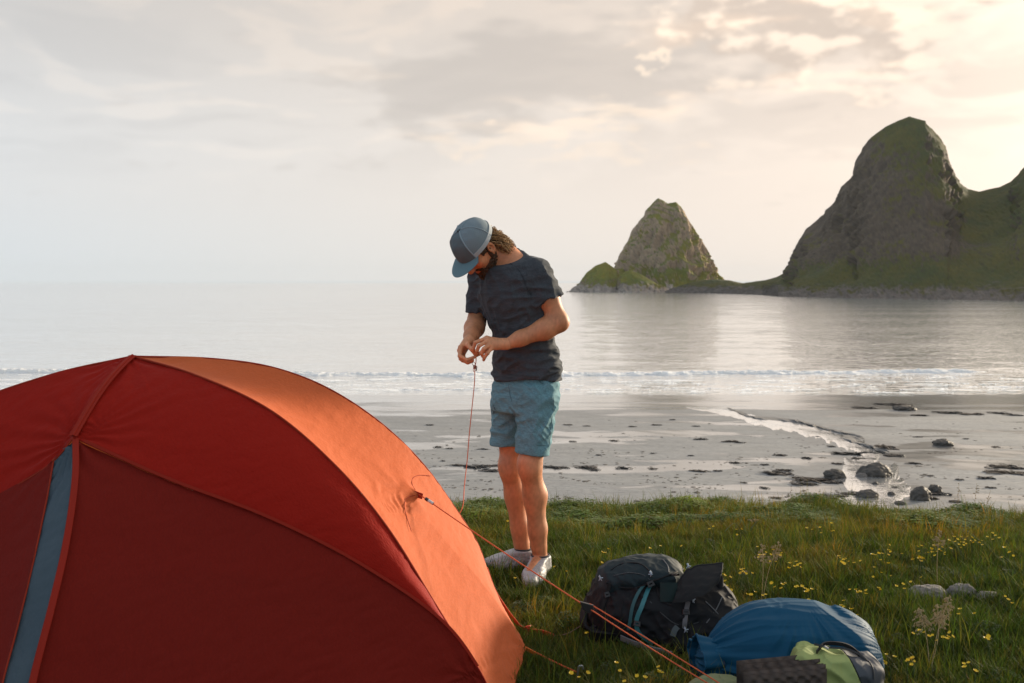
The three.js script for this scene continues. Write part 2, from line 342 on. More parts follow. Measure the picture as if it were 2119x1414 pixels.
// ------------------------------------------------------------------ stream across the beach
{
  const c = new THREE.CatmullRomCurve3(streamLine.map(([px, py]) => V(px, py, 0)), false, 'centripetal'), ws = streamLine.map((q) => q[2]);   // its course, as bearings over the sand
  const widthAt = (u) => { const f = u * (ws.length - 1), i = Math.min(Math.floor(f), ws.length - 2); return lerp(ws[i], ws[i + 1], f - i); };
  const g = grid(300, 12, (u, v, p) => {
    const q = c.getPoint(u), t = c.getTangent(u), w = widthAt(u) * (1 + 0.45 * N2(u * 26, v > 0.5 ? 3 : 9) + 0.2 * N2(u * 80, v > 0.5 ? 5 : 1)), s = (0.5 - v) * 2;
    p.copy(sandPoint(q.x - t.y * s * w, q.y + t.x * s * w)); p.y += 0.016 - 0.014 * s * s * s * s;
  }, (p) => [p.x, p.z]);
  const rip = rippleTex.clone(); rip.repeat.set(1 / 5, 1 / 5); rip.needsUpdate = true;
  tag(mesh('stream', g, std(0.90, 0.90, 0.89, 0.05, { metalness: 0.8, ior: 1.36, bumpMap: rip, bumpScale: 0.006 })), 'shallow stream winding over the sand', 'stream', null, 'structure');
  // the cut edge of sand along its far side
  const edge = [[1518, 851], [1545, 861], [1560, 867], [1640, 874], [1668, 878], [1700, 888], [1738, 896], [1772, 904], [1781, 909], [1768, 917], [1800, 927], [1835, 936], [1846, 945]].map(([a, b]) => sandPoint(a, b));
  const ec = new THREE.CatmullRomCurve3(edge);
  const eg = grid(160, 6, (u, v, p) => { const q = ec.getPoint(u), h = (0.015 + 0.055 * Math.abs(N2(u * 14, 2)) + 0.03 * N2(u * 60, 7)) * sstep(0, 0.1, u) * sstep(1, 0.93, u); const prof = [0, 0.75, 1, 0.92, 0.6, 0.25, 0][Math.round(v * 6)], off = [0.05, 0, -0.10, -0.25, -0.45, -0.7, -1.0][Math.round(v * 6)]; p.set(q.x + 0.14 * N2(u * 40, 1), q.y - 0.005 + h * prof, q.z + off); });
  tag(mesh('stream_bank', eg, std(0.17, 0.165, 0.16, 0.9)), 'low cut edge of dark sand along the stream', 'bank', null, 'structure');
}

// ------------------------------------------------------------------ islands and mountain
const rockMat = std(1, 1, 1, 0.95, { vertexColors: true });
function hill(name, label, prof, depthOf, frontOf, opt) {
  const NU = opt.nu, NV = opt.nv, len = [0];
  for (let i = 1; i < prof.length; i++) len.push(len[i - 1] + Math.hypot(prof[i][0] - prof[i - 1][0], prof[i][1] - prof[i - 1][1]));
  const L = len[len.length - 1];
  const ridge = (u) => { let s = u * L, i = 1; while (i < len.length - 1 && len[i] < s) i++; const f = (s - len[i - 1]) / (len[i] - len[i - 1]); return [lerp(prof[i - 1][0], prof[i][0], f), lerp(prof[i - 1][1], prof[i][1], f)]; };
  const pos = [], P = V(0, 0, 0);
  let g = grid(NU, NV, (u, v, p) => {
    const [px, py] = ridge(u), d0 = depthOf(px), h = Math.max(0.1, EYE - (py - HY) / F * d0 - SEA), q = (0.5 - v) * 2, t = Math.abs(q), W = frontOf(px, h) * (q < 0 ? 0.8 : 1);
    const e = opt.shape(px), cross = lerp(Math.pow(1 - t, e), 0.5 + 0.5 * Math.cos(t * Math.PI), 0.25);
    const X = (px - CX) / F * d0 * (1 - (opt.fan ?? 0) * q * W / d0);
    p.set(X, SEA + h * cross - 2.5 * Math.pow(t, 6), -(d0 - q * W));
  });
  const a = g.attributes.position, n = g.attributes.normal;
  for (let i = 0; i < a.count; i++) {                      // ribs, gullies and broken rock, pushed out along the surface
    const x = a.getX(i), y = a.getY(i), z = a.getZ(i), hy = y - SEA, steep = 1 - Math.abs(n.getY(i));
    const w = N3(x * 0.02, y * 0.03, z * 0.02) * 6;
    const rib = 1 - Math.abs(N3((x + w) * opt.f, y * opt.f * 0.28, (z - w) * opt.f)), rib2 = 1 - Math.abs(N3(x * opt.f * 2.7 + 8, y * opt.f * 0.9, z * opt.f * 2.7)), fine = fbm3(x * opt.f * 7, y * opt.f * 5, z * opt.f * 7, 3);
    const crack = sstep(0.16, 0, Math.abs(N3(x * 0.17 + 5, y * 0.05, z * 0.17))) + 0.6 * sstep(0.14, 0, Math.abs(N3(x * 0.42, y * 0.13 + 9, z * 0.42)));
    const shore = sstep(6, 1, hy) * fbm3(x * 0.28, y * 0.5, z * 0.28, 3) * 2.2;
    const tv = Math.abs(0.5 - (i % (NV + 1)) / NV) * 2, k = lerp(0.22, 1, sstep(0, 0.22, tv)) * opt.amp * ((rib - 0.6) * 2.4 * sstep(0.12, 0.5, steep) + (rib2 - 0.6) * 0.7 * sstep(0.1, 0.45, steep) + fine * 0.30 - 0.34 * crack * sstep(0.2, 0.5, steep) + 0.55 * N3(x * 0.03, y * 0.03, z * 0.03)) * sstep(0, 9, hy + 2) + shore;
    a.setXYZ(i, x + n.getX(i) * k, y + n.getY(i) * k * 0.55, z + n.getZ(i) * k);
  }
  g.computeVertexNormals();
  const nn = g.attributes.normal, col = [];
  for (let i = 0; i < a.count; i++) {
    const x = a.getX(i), y = a.getY(i), z = a.getZ(i), hy = y - SEA;
    const n1 = fbm3(x * 0.06, y * 0.06, z * 0.06, 4), n2 = fbm3(x * 0.33, y * 0.14, z * 0.33, 4), n3 = fbm3(x * 1.1, y * 0.6, z * 1.1, 3);
    let gr = sstep(opt.grass - 0.07, opt.grass + 0.07, nn.getY(i) + 0.34 * n1 + 0.30 * n2 + opt.more(x, hy, z));
    const shore = sstep(3.4, 2.0, hy + 3.0 * n2 + 2.2 * n1);
    gr *= 1 - shore;
    const t = 1 + 0.55 * n2 + 0.4 * n3;
    const tn = t * (opt.tone ?? 1), rock = [0.088 * tn, 0.064 * tn, 0.041 * tn], pale = [0.135 * tn, 0.112 * tn, 0.092 * tn], grs = [lerp(0.046, 0.085, clamp(0.5 + n1 + 0.4 * n2, 0, 1)) * (1 + 0.35 * n3), lerp(0.056, 0.074, clamp(0.5 + n1, 0, 1)) * (1 + 0.35 * n3), 0.009].map((q) => q * (opt.tone > 1 ? 2.2 : 1));
    const base = [0, 1, 2].map((k) => lerp(rock[k], pale[k], shore));
    col.push(...[0, 1, 2].map((k) => lerp(base[k], grs[k], gr)));
  }
  g.setAttribute('color', new THREE.Float32BufferAttribute(col, 3));
  return tag(mesh(name, g, rockMat), label, opt.category, null, 'structure');
}
const interp = (tab) => (x) => { let i = 1; while (i < tab.length - 1 && tab[i][0] < x) i++; return lerp(tab[i - 1][1], tab[i][1], clamp((x - tab[i - 1][0]) / (tab[i][0] - tab[i - 1][0]), 0, 1)); };
const shoreD = interp([[1370, 440], [1480, 410], [1580, 355], [1610, 312], [1700, 294], [1900, 264], [2119, 240], [2400, 215], [3000, 190]]);
const mainDepth = interp([[1370, 456], [1500, 448], [1640, 408], [1900, 396], [2119, 372], [2400, 345], [3000, 300]]);
hill('mountain', 'steep dark rock mountain with grassy slopes rising from the sea', [[1376, 606], [1399, 596], [1426, 585], [1454, 579], [1482, 578], [1510, 580], [1537, 587], [1556, 584], [1583, 580], [1607, 573], [1630, 561], [1639, 530], [1650, 502], [1671, 472], [1704, 444], [1727, 414], [1741, 386], [1766, 363], [1772, 331], [1787, 303], [1801, 285], [1833, 262], [1861, 249], [1882, 241], [1898, 245], [1916, 250], [1925, 264], [1942, 282], [1955, 303], [1962, 331], [1976, 359], [1985, 377], [2004, 391], [2027, 396], [2046, 391], [2069, 386], [2092, 375], [2110, 354], [2140, 330], [2200, 292], [2300, 250], [2420, 235], [2560, 280], [2700, 370], [2850, 480], [2990, 590]],
  mainDepth, (px) => mainDepth(px) - shoreD(px), { fan: 1, nu: 900, nv: 210, f: 0.085, amp: 2.5, grass: 0.50, category: 'mountain', shape: interp([[1376, 1], [1600, 1.1], [1660, 1.75], [1880, 1.9], [1990, 1.6], [2119, 1.5], [3000, 1.3]]),
    more: (x, hy, z) => -0.50 * sstep(182, 142, x + hy * 0.30) * sstep(6, 16, hy) + 0.22 * sstep(150, 175, x) * sstep(56, 34, hy) + 0.10 * sstep(62, 68, hy) });
hill('sea_stack', 'pointed rocky sea stack with a grassy foot', [[1262, 592], [1274, 552], [1292, 516], [1311, 474], [1325, 456], [1341, 432], [1352, 420], [1362, 410], [1371, 414], [1382, 421], [1399, 418], [1410, 428], [1422, 451], [1440, 479], [1459, 511], [1473, 539], [1486, 564], [1500, 592]],
  () => 520, (px, h) => 10 + 34 * Math.pow(h / 44, 0.7), { nu: 320, nv: 130, f: 0.10, amp: 2.0, grass: 0.56, tone: 3.5, category: 'island', fan: 0, shape: () => 1.25, more: (x, hy) => 0.30 * sstep(15, 6, hy + 4 * N2(x * 0.1, 2)) - 0.05 });  // tone lightens the stack: haze and sunlight put into its colours
hill('islet', 'low grassy islet with a rounded top before the stack', [[1172, 606], [1184, 600], [1195, 590], [1214, 564], [1232, 550], [1253, 542], [1272, 555], [1284, 572], [1296, 604]],
  () => 484, (px, h) => 5 + 13 * Math.pow(h / 14, 0.6), { nu: 160, nv: 70, f: 0.2, amp: 1.0, grass: 0.52, tone: 2.3, category: 'island', shape: () => 0.85, more: (x, hy) => 0.20 * sstep(4, 8, hy) });
hill('islet', 'longer flat islet with bright grass between the round islet and the spit', [[1276, 604], [1284, 570], [1296, 561], [1306, 560], [1318, 564], [1329, 569], [1352, 583], [1371, 594], [1386, 606]],
  () => 470, (px, h) => 4 + 11 * Math.pow(h / 11, 0.6), { nu: 150, nv: 70, f: 0.22, amp: 1.0, grass: 0.45, tone: 2.3, category: 'island', shape: () => 0.8, more: (x, hy) => 0.25 * sstep(3, 6, hy) });

// ------------------------------------------------------------------ meadow
{
  const soil = noiseTexture(512, (u, v) => { const n = torus(u, v, 6, 5); return [0.235 + 0.12 * n, 0.25 + 0.10 * n, 0.10 + 0.05 * n]; }, true);
  soil.repeat.set(1 / 2.3, 1 / 2.3);
  const bump = noiseTexture(512, (u, v) => 0.5 + 0.5 * torus(u, v, 14, 4, 1, 5)); bump.repeat.set(1 / 1.7, 1 / 1.7);
  const xs = (u) => lerp(-40, 40, 0.5 + (u - 0.5) * (0.36 + 2.56 * Math.pow(Math.abs(u - 0.5), 2)));
  const g = grid(260, 260, (u, v, p) => { const d = v < 0.15 ? lerp(-40, 1.5, v / 0.15) : lerp(1.5, 16, (v - 0.15) / 0.85), x = xs(u); p.set(x, ground(x, d), -d); }, (p) => [p.x, p.z]);
  tag(mesh('meadow_ground', g, std(1, 1, 1, 0.95, { map: soil, bumpMap: bump, bumpScale: 0.03 })), 'earth of the meadow under the grass', 'ground', null, 'structure');
}
const leafMat = (r, g, b) => std(r, g, b, 0.9, { specularIntensity: 0.35, transmission: 0.38, thickness: 0 });
// a clump of many blades in metres, each blade with a tone of its own: straw share, fresh share
function clumpGeometry(tufts, blades, R, spread, bend, width, h0, h1, straw, r, segs = 2) {
  const pos = [], idx = [], col = [];
  for (let q = 0; q < tufts; q++) {
    const ca = r() * 6.283, cr = R * Math.sqrt(r()), cx = Math.cos(ca) * cr, cz = Math.sin(ca) * cr, th = lerp(h0, h1, r() * r()), dry = r() < straw;
    for (let k = 0; k < blades; k++) {
      const a = r() * 6.283, rr = spread * Math.sqrt(r()), bx = cx + Math.cos(a) * rr, bz = cz + Math.sin(a) * rr, dir = r() * 6.283, h = th * (0.55 + 0.6 * r()), lean = h * bend * (0.25 + r()), w = width * (0.6 + 0.7 * r()), fa = dir + 1.57 + (r() - 0.5), o = pos.length / 3;
      const t0 = 0.7 + 0.6 * r(), c = dry || r() < straw * 0.5 ? [2.1 * t0, 1.2 * t0, 1.4 * t0] : [t0 * (0.8 + 0.5 * r()), t0, t0 * 0.9];
      for (let s = 0; s <= segs; s++) {
        const t = s / segs, x = bx + Math.cos(dir) * lean * t * t, z = bz + Math.sin(dir) * lean * t * t, y = h * (t - 0.2 * bend * t * t) - 0.008, ww = w * (1 - 0.8 * t * t) * 0.5;
        if (s === segs) { pos.push(x, y, z); col.push(...c); } else { pos.push(x - Math.cos(fa) * ww, y, z - Math.sin(fa) * ww, x + Math.cos(fa) * ww, y, z + Math.sin(fa) * ww); col.push(...c, ...c); }
        if (s < segs - 1) { const p = o + s * 2; idx.push(p, p + 1, p + 2, p + 1, p + 3, p + 2); } else if (s === segs - 1) { const p = o + s * 2; idx.push(p, p + 1, p + 2); }
      }
    }
  }
  const g = new THREE.BufferGeometry(); g.setAttribute('position', new THREE.Float32BufferAttribute(pos, 3)); g.setAttribute('color', new THREE.Float32BufferAttribute(col, 3)); g.setIndex(idx); g.computeVertexNormals(); return g;
}
function herbGeometry(n, r) {                              // low herb: small broad leaves on short stalks
  const pos = [], idx = [];
  for (let k = 0; k < n; k++) {
    const a = r() * 6.283, rad = 0.5 * Math.sqrt(r()), y = 0.35 + 0.65 * r() * (1 - rad * 0.7), c = V(Math.cos(a) * rad, y, Math.sin(a) * rad), L = 0.07 + 0.09 * r(), w = L * 0.36;
    const dir = V(Math.cos(a + r() - 0.5), 0.4 - 0.9 * r(), Math.sin(a + r() - 0.5)).normalize(), sd = V(-dir.z, 0.5 * (r() - 0.5), dir.x).normalize(), o = pos.length / 3, mid = c.clone().addScaledVector(dir, L * 0.5), tip = c.clone().addScaledVector(dir, L); tip.y -= L * 0.25;
    for (const p of [c, mid.clone().addScaledVector(sd, w), mid.clone().addScaledVector(sd, -w), tip]) pos.push(p.x, p.y, p.z);
    idx.push(o, o + 1, o + 2, o + 1, o + 3, o + 2);
  }
  const g = new THREE.BufferGeometry(); g.setAttribute('position', new THREE.Float32BufferAttribute(pos, 3)); g.setIndex(idx); g.computeVertexNormals(); return g;
}
function scatter(name, label, category, geo, mat, list) {   // list of [x, y, z, turn, width, height, r, g, b, lean]
  const m = new THREE.InstancedMesh(geo, mat, list.length), M = new THREE.Matrix4(), q = new THREE.Quaternion(), e = new THREE.Euler(), c = new THREE.Color();
  list.forEach((l, i) => { e.set(l[9] || 0, l[3], (l[10] || 0)); q.setFromEuler(e); M.compose(V(l[0], l[1], l[2]), q, V(l[4], l[5], l[4])); m.setMatrixAt(i, M); c.setRGB(l[6], l[7], l[8]); m.setColorAt(i, c); });
  m.name = numbered(name); m.castShadow = m.receiveShadow = true; scene.add(m);
  return tag(m, label, category, null, 'stuff');
}
const keepOff = [];                                        // footprints of what stands on the grass: [x, d, rx, rd]
const pressed = (x, d) => keepOff.some(([a, b, rx, rd]) => ((x - a) / rx) ** 2 + ((d - b) / rd) ** 2 < 1);
const underTent = (x, d) => x < -0.05 && x > -2.9 && d > 2.85 && d < 4.25;
// footprints: pack, blue sack, pad, green bag, shoes, stones
keepOff.push([0.60, 4.02, 0.33, 0.15], [1.0, 3.66, 0.36, 0.16], [0.88, 3.27, 0.16, 0.10], [1.10, 3.36, 0.16, 0.12], [0.11, 4.80, 0.07, 0.16], [-0.03, 5.04, 0.15, 0.06]);
function buildGrass() {
  const r = mulberry(99), blade = std(1, 1, 1, 0.85, { specularIntensity: 0.4, transmission: 0.38, thickness: 0, vertexColors: true });
  // colour of the turf: mostly deep green, with straw-coloured and fresh patches
  const tint = (x, d) => { const n = fbm2(x * 0.55 + 4, d * 0.9, 4), m = fbm2(x * 2.2, d * 2.6 + 12, 3), band = Math.exp(-Math.pow((d - 6.15 - 0.25 * N2(x * 0.7, 5)) / 0.42, 2)) * sstep(0.2, 1.0, x); const y = clamp(sstep(0.02, 0.45, n + 0.35 * m) * 0.75 + band * 0.65, 0, 1), k = 0.75 + 0.5 * r(); return [lerp(0.072, 0.175, y) * k, lerp(0.116, 0.160, y) * k, lerp(0.010, 0.014, y) * k]; };
  const area = (n, fn) => { for (let i = 0; i < n; i++) { const d = Math.sqrt(lerp(2.15 ** 2, 8.1 ** 2, r())), x = (r() - 0.5) * (1.32 * d + 2.2) + 0.25; if (d > edgeAt(x) + 0.7 || underTent(x, d)) continue; fn(x, d); } };
  const kinds = [['short dense green meadow grass', 0.06, 0.045, 0.10], ['dense meadow grass mixed with straw coloured blades', 0.20, 0.05, 0.12], ['low turf of fine grass blades', 0.10, 0.03, 0.075]];
  kinds.forEach(([label, straw, h0, h1], i) => {
    const g = clumpGeometry(52, 8, 0.13, 0.02, 0.6, 0.0042, h0, h1, straw, r), l = [];
    area(1900, (x, d) => { const p = pressed(x, d), hgt = (0.75 + 0.5 * (0.5 + 0.5 * N2(x * 1.1, d * 1.3)) + 0.4 * sstep(0.1, 0.5, fbm2(x * 2.1 + 8, d * 2.1, 3))) * (0.8 + 0.4 * r()) * (1 + 0.3 * sstep(5.8, 7, d)); l.push([x, ground(x, d), -d, r() * 6.28, 0.9 + 0.3 * r(), p ? hgt * 0.3 : hgt, ...tint(x, d), (r() - 0.5) * 0.1, (r() - 0.5) * 0.1]); });
    scatter('meadow_grass', label, 'grass', g, blade, l);
  });
  // longer, thinner blades standing out of the turf
  const longG = clumpGeometry(10, 3, 0.10, 0.02, 0.55, 0.0034, 0.13, 0.27, 0.3, r, 3), ll = [];
  area(900, (x, d) => { if (pressed(x, d)) return; const c = tint(x, d); ll.push([x, ground(x, d), -d, r() * 6.28, 1, (0.75 + 0.4 * r()) * (1 + 0.25 * sstep(6, 7, d)), c[0] * 1.2, c[1] * 1.2, c[2] * 1.2]); });
  scatter('long_grass', 'longer thin blades standing above the turf', 'grass', longG, blade, ll);
  // leafy herbs thick along the edge of the bank
  const hg = herbGeometry(190, r), hl = [], hl2 = [];
  for (let i = 0; i < 3000; i++) {
    const x = -4.5 + 10.5 * r(), e = edgeAt(x), d = e - 0.75 + 1.15 * r(), n = N2(x * 1.1, d * 1.3); if (n < -0.42 + 0.4 * sstep(0.5, 0.75, e - d)) continue;
    const k = 0.75 + 0.6 * r(), s = 0.12 + 0.09 * r(), fresh = sstep(0.1, 0.6, N2(x * 0.9 + 3, d * 2)); hl.push([x, ground(x, d) - 0.01, -d, r() * 6.28, s * 1.25, (0.055 + 0.06 * (n + 0.5)) * (0.8 + 0.4 * r()), lerp(0.080, 0.165, fresh) * k, lerp(0.135, 0.215, fresh) * k, lerp(0.011, 0.015, fresh) * k]);
  }
  for (let i = 0; i < 600; i++) { const d = 2.6 + 4.2 * r(), x = (r() - 0.5) * (1.3 * d + 2); if (pressed(x, d) || underTent(x, d) || N2(x * 0.9, d * 0.9 + 20) < 0.15) continue; const k = 0.7 + 0.5 * r(); hl2.push([x, ground(x, d) - 0.008, -d, r() * 6.28, 0.08 + 0.04 * r(), 0.05 + 0.03 * r(), 0.055 * k, 0.095 * k, 0.022 * k]); }
  scatter('bank_herbs', 'bright green leafy herbs thick along the edge of the bank', 'plants', hg, leafMat(1, 1, 1), hl);
  scatter('low_herbs', 'low leafy herbs between the grass', 'plants', hg, leafMat(1, 1, 1), hl2);
  const eg = clumpGeometry(16, 6, 0.14, 0.03, 0.7, 0.0045, 0.12, 0.26, 0.15, r, 3), el = [];
  for (let i = 0; i < 1100; i++) { const x = -4.5 + 10.5 * r(), e = edgeAt(x), d = e - 0.5 + 1.0 * r(), k = 0.8 + 0.6 * r(); if (N2(x * 1.4 + 8, 2) < -0.3) continue; el.push([x, ground(x, d) - 0.01, -d, r() * 6.28, 1, 0.65 + 0.35 * r(), 0.095 * k, 0.135 * k, 0.018 * k]); }
  scatter('bank_grass', 'taller grass fringing the edge of the bank', 'grass', eg, blade, el);
}
buildGrass();

// ------------------------------------------------------------------ stones, seaweed
function stoneGeometry(sx, sy, sz, seed, rough = 0.16, detail = 4, sink = 0.35) {
  const g = new THREE.IcosahedronGeometry(1, 12), a = g.attributes.position, col = [];
  for (let i = 0; i < a.count; i++) {
    let x = a.getX(i), y = a.getY(i), z = a.getZ(i);
    const k = 1 + rough * 2 * fbm3(x * 1.1 + seed, y * 1.1, z * 1.1, 3) + rough * 0.35 * fbm3(x * 5 + seed, y * 5, z * 5, 3);
    y = Math.max(y, -0.55); a.setXYZ(i, x * k * sx, (y * k + 0.55 - sink) * sy, z * k * sz);
  }
  g.deleteAttribute('normal'); g.deleteAttribute('uv');
  const p = g.attributes.position, map = new Map(), idx = [], q = [];
  for (let i = 0; i < p.count; i++) { const key = p.getX(i).toFixed(4) + p.getY(i).toFixed(4) + p.getZ(i).toFixed(4); if (!map.has(key)) { map.set(key, q.length / 3); q.push(p.getX(i), p.getY(i), p.getZ(i)); } idx.push(map.get(key)); }
  const w = new THREE.BufferGeometry(); w.setAttribute('position', new THREE.Float32BufferAttribute(q, 3)); w.setIndex(idx); w.computeVertexNormals();
  for (let i = 0; i < q.length; i += 3) { const t = 1 + 0.5 * fbm3(q[i] / sx * 3 + seed, q[i + 1] / sy * 3, q[i + 2] / sz * 3, 4) + 0.3 * N3(q[i] / sx * 14, q[i + 1] / sy * 14, q[i + 2] / sz * 14 + seed); col.push(t, t, t); }
  w.setAttribute('color', new THREE.Float32BufferAttribute(col, 3));
  return w;
}
const stoneTone = (r, g, b, rough = 0.85) => std(r, g, b, rough, { vertexColors: true });
const greyStone = stoneTone(0.17, 0.155, 0.14), wetStone = stoneTone(0.075, 0.066, 0.056, 0.65);
[[1918, 1243, 0.098, 0.062, 0.07, 'longest pale stone lying in the meadow grass', 0.1], [1992, 1243, 0.072, 0.066, 0.06, 'grey stone in the grass between two other stones', -0.2], [2046, 1247, 0.062, 0.035, 0.05, 'smallest flat stone at the end of the row in the grass', 0.2], [1543, 1201, 0.034, 0.03, 0.03, 'small brown stone half hidden in the grass behind the backpack flap', 0]].forEach(([px, py, sx, sy, sz, label, turn], i) => {
  const p = groundAt(px, py), m = mesh('stone', stoneGeometry(sx * 0.95, sy * 0.68, sz * 0.9, i * 7 + 3, 0.11), i === 3 ? stoneTone(0.16, 0.12, 0.10) : greyStone);
  m.position.copy(p); m.position.y += 0.02; m.rotation.y = turn; tag(m, label, 'stone', 'stones lying in the meadow'); keepOff.push([p.x, -p.z, sx, sz]);
});
[[1811, 972, 35, 19, 'largest rounded boulder in the bend of the stream'], [1727, 980, 24, 13, 'boulder standing at the near side of the stream beside the largest one'], [1783, 984, 12, 7, 'small pale boulder in the water below the largest one'], [1905, 1020, 24, 20, 'dark boulder on the far bank of the stream mouth'], [1935, 1010, 16, 11, 'smaller boulder touching the dark one beside the stream'], [1845, 1021, 9, 6, 'small dark boulder lying in the middle of the stream'], [1796, 1020, 24, 11, 'wet boulder under the kelp beside the stream'], [1951, 915, 22, 9, 'lone low boulder on the dry sand past the stream'], [1872, 843, 24, 8, 'flat dark boulder far out by the tide pool'], [1812, 1000, 8, 5, 'pebble sized rock in the stream shallows'], [1862, 1040, 12, 5, 'flat dark rock at the stream edge next to the grass bank']].forEach(([px, py, w, h, label], i) => {
  const p = sandPoint(px, py + h * 0.7), k = -p.z / F, m = mesh('boulder', stoneGeometry(w * k * 0.92, h * k * 1.1, w * k * 0.85, i * 5.3 + 40, 0.15), i === 2 ? greyStone : wetStone);
  m.position.copy(p); m.rotation.y = rand(-0.5, 0.5); tag(m, label, 'boulder', 'boulders on the beach');
});
const kelpMat = [std(0.028, 0.020, 0.014, 0.45), std(0.045, 0.030, 0.018, 0.5), std(0.020, 0.017, 0.014, 0.4)];
function kelpGeometry(w, l, seed) {                        // a heap of wet fronds lying on the sand
  const r = mulberry(seed), parts = [], n = Math.round(clamp(10 + w * 40, 10, 70));
  for (let i = 0; i < n; i++) {
    const a = (r() - 0.5) * 0.9 + (r() < 0.5 ? Math.PI : 0), x = (r() - 0.5) * 0.9 * w, z = (r() - 0.5) * 0.7 * l, L = w * (0.4 + 0.4 * r()), h = 0.012 + 0.03 * r() * Math.min(1, w * 2);
    parts.push(ribbon([V(x, h * 0.4, z), V(x + Math.cos(a) * L * 0.5, h, z + Math.sin(a) * L * 0.5 + 0.05 * (r() - 0.5)), V(x + Math.cos(a + 0.3) * L, h * 0.3, z + Math.sin(a + 0.5) * L)], Math.min(0.055, l * 0.25) * (0.4 + r()), 0.008, V(0.2 * (r() - 0.5), 0.35 * (r() - 0.3), 1), 7));
  }
  return mergeGeometries(parts);
}
const kelpSpots = [[985, 968, 30], [1010, 966, 16], [1012, 976, 24], [952, 965, 18], [1040, 965, 20], [1138, 968, 22], [1165, 968, 12], [1210, 967, 26], [1230, 972, 12], [1292, 969, 16], [1350, 970, 8], [1447, 975, 18], [1485, 975, 9], [1523, 959, 13], [1582, 963, 9], [1612, 982, 34], [1625, 975, 18], [1685, 995, 44], [1668, 1004, 30], [1722, 1000, 24], [1700, 1029, 40], [1735, 1026, 20], [1771, 1022, 26], [1755, 940, 30], [1790, 938, 18], [1776, 950, 16], [1615, 943, 14], [1668, 948, 12], [1735, 960, 12], [1935, 1022, 30], [1915, 1032, 22], [1855, 944, 24], [1840, 930, 20], [1828, 925, 22], [2075, 967, 32], [2085, 980, 40], [2040, 990, 18], [2105, 970, 20], [1985, 993, 10], [1890, 960, 16], [1450, 909, 14], [1512, 914, 16], [1530, 916, 10], [1270, 912, 10], [1360, 880, 11], [1310, 884, 9], [1390, 869, 8], [1440, 883, 8], [1185, 914, 8], [1240, 942, 6], [1352, 939, 6], [1430, 945, 7], [890, 880, 9], [905, 925, 10], [930, 928, 8], [1000, 930, 9], [915, 955, 6], [1175, 880, 10], [1215, 882, 8], [1090, 905, 8], [1850, 838, 40], [1790, 845, 24], [1960, 855, 28], [2010, 858, 24], [2065, 856, 22], [1900, 860, 18], [2100, 860, 16], [1580, 1010, 10], [1540, 1000, 7], [1605, 1030, 12], [1850, 1010, 10], [1980, 1040, 16], [1925, 985, 8], [2050, 1010, 10], [1720, 925, 9], [1690, 905, 6], [1900, 905, 8], [2000, 910, 7], [2060, 925, 8]];
{
  const rows = [['in the far row', 0, 868], ['on the dry upper sand', 868, 932], ['in the long middle row', 932, 986], ['close behind the grass bank', 986, 2000]];
  const nth = ['first', 'second', 'third', 'fourth', 'fifth', 'sixth', 'seventh', 'eighth', 'ninth', 'tenth', 'eleventh', 'twelfth', 'thirteenth', 'fourteenth', 'fifteenth', 'sixteenth', 'seventeenth', 'eighteenth', 'nineteenth', 'twentieth', 'twenty-first', 'twenty-second', 'twenty-third', 'twenty-fourth', 'twenty-fifth', 'twenty-sixth', 'twenty-seventh', 'twenty-eighth', 'twenty-ninth', 'thirtieth', 'thirty-first', 'thirty-second', 'thirty-third', 'thirty-fourth', 'thirty-fifth', 'thirty-sixth'];
  const sorted = [...kelpSpots].sort((p, q) => p[0] - q[0]), count = [0, 0, 0, 0];
  sorted.forEach(([px, py, w], i) => {
    const p = sandPoint(px, py), k = -p.z / F, m = mesh('seaweed_clump', kelpGeometry(w * k * 1.05, Math.min(0.6, w * k * 1.1), 500 + i), kelpMat[i % 3]), row = rows.findIndex(([, a, b]) => py >= a && py < b);
    m.position.copy(p); m.position.y += 0.004; m.rotation.y = rand(-0.12, 0.12);
    tag(m, (w > 21 ? 'large' : w < 10 ? 'tiny' : 'small') + ' seaweed clump, ' + nth[count[row]++] + ' from the left ' + rows[row][0], 'seaweed', 'seaweed clumps scattered over the beach');
  });
}
{ // scraps of weed and shell too small and many to count
  const r = mulberry(61), l = []; const g = new THREE.TetrahedronGeometry(1, 1);
  for (let i = 0; i < 4200; i++) { const py = 858 + 185 * Math.sqrt(r()), px = 700 + 1600 * r(), p = sandPoint(px, py), n = fbm2(p.x * 0.35, -p.z * 0.9 + 30, 3); if (n < 0.05 + 0.25 * r()) continue; const s = (0.012 + 0.03 * r() * r()); l.push([p.x, p.y, p.z, r() * 6, s * 1.9, s * 0.4, 0.05, 0.04, 0.03]); }
  scatter('beach_litter', 'scraps of seaweed and pebbles strewn over the sand', 'seaweed scraps', g, std(1, 1, 1, 0.8), l);
}

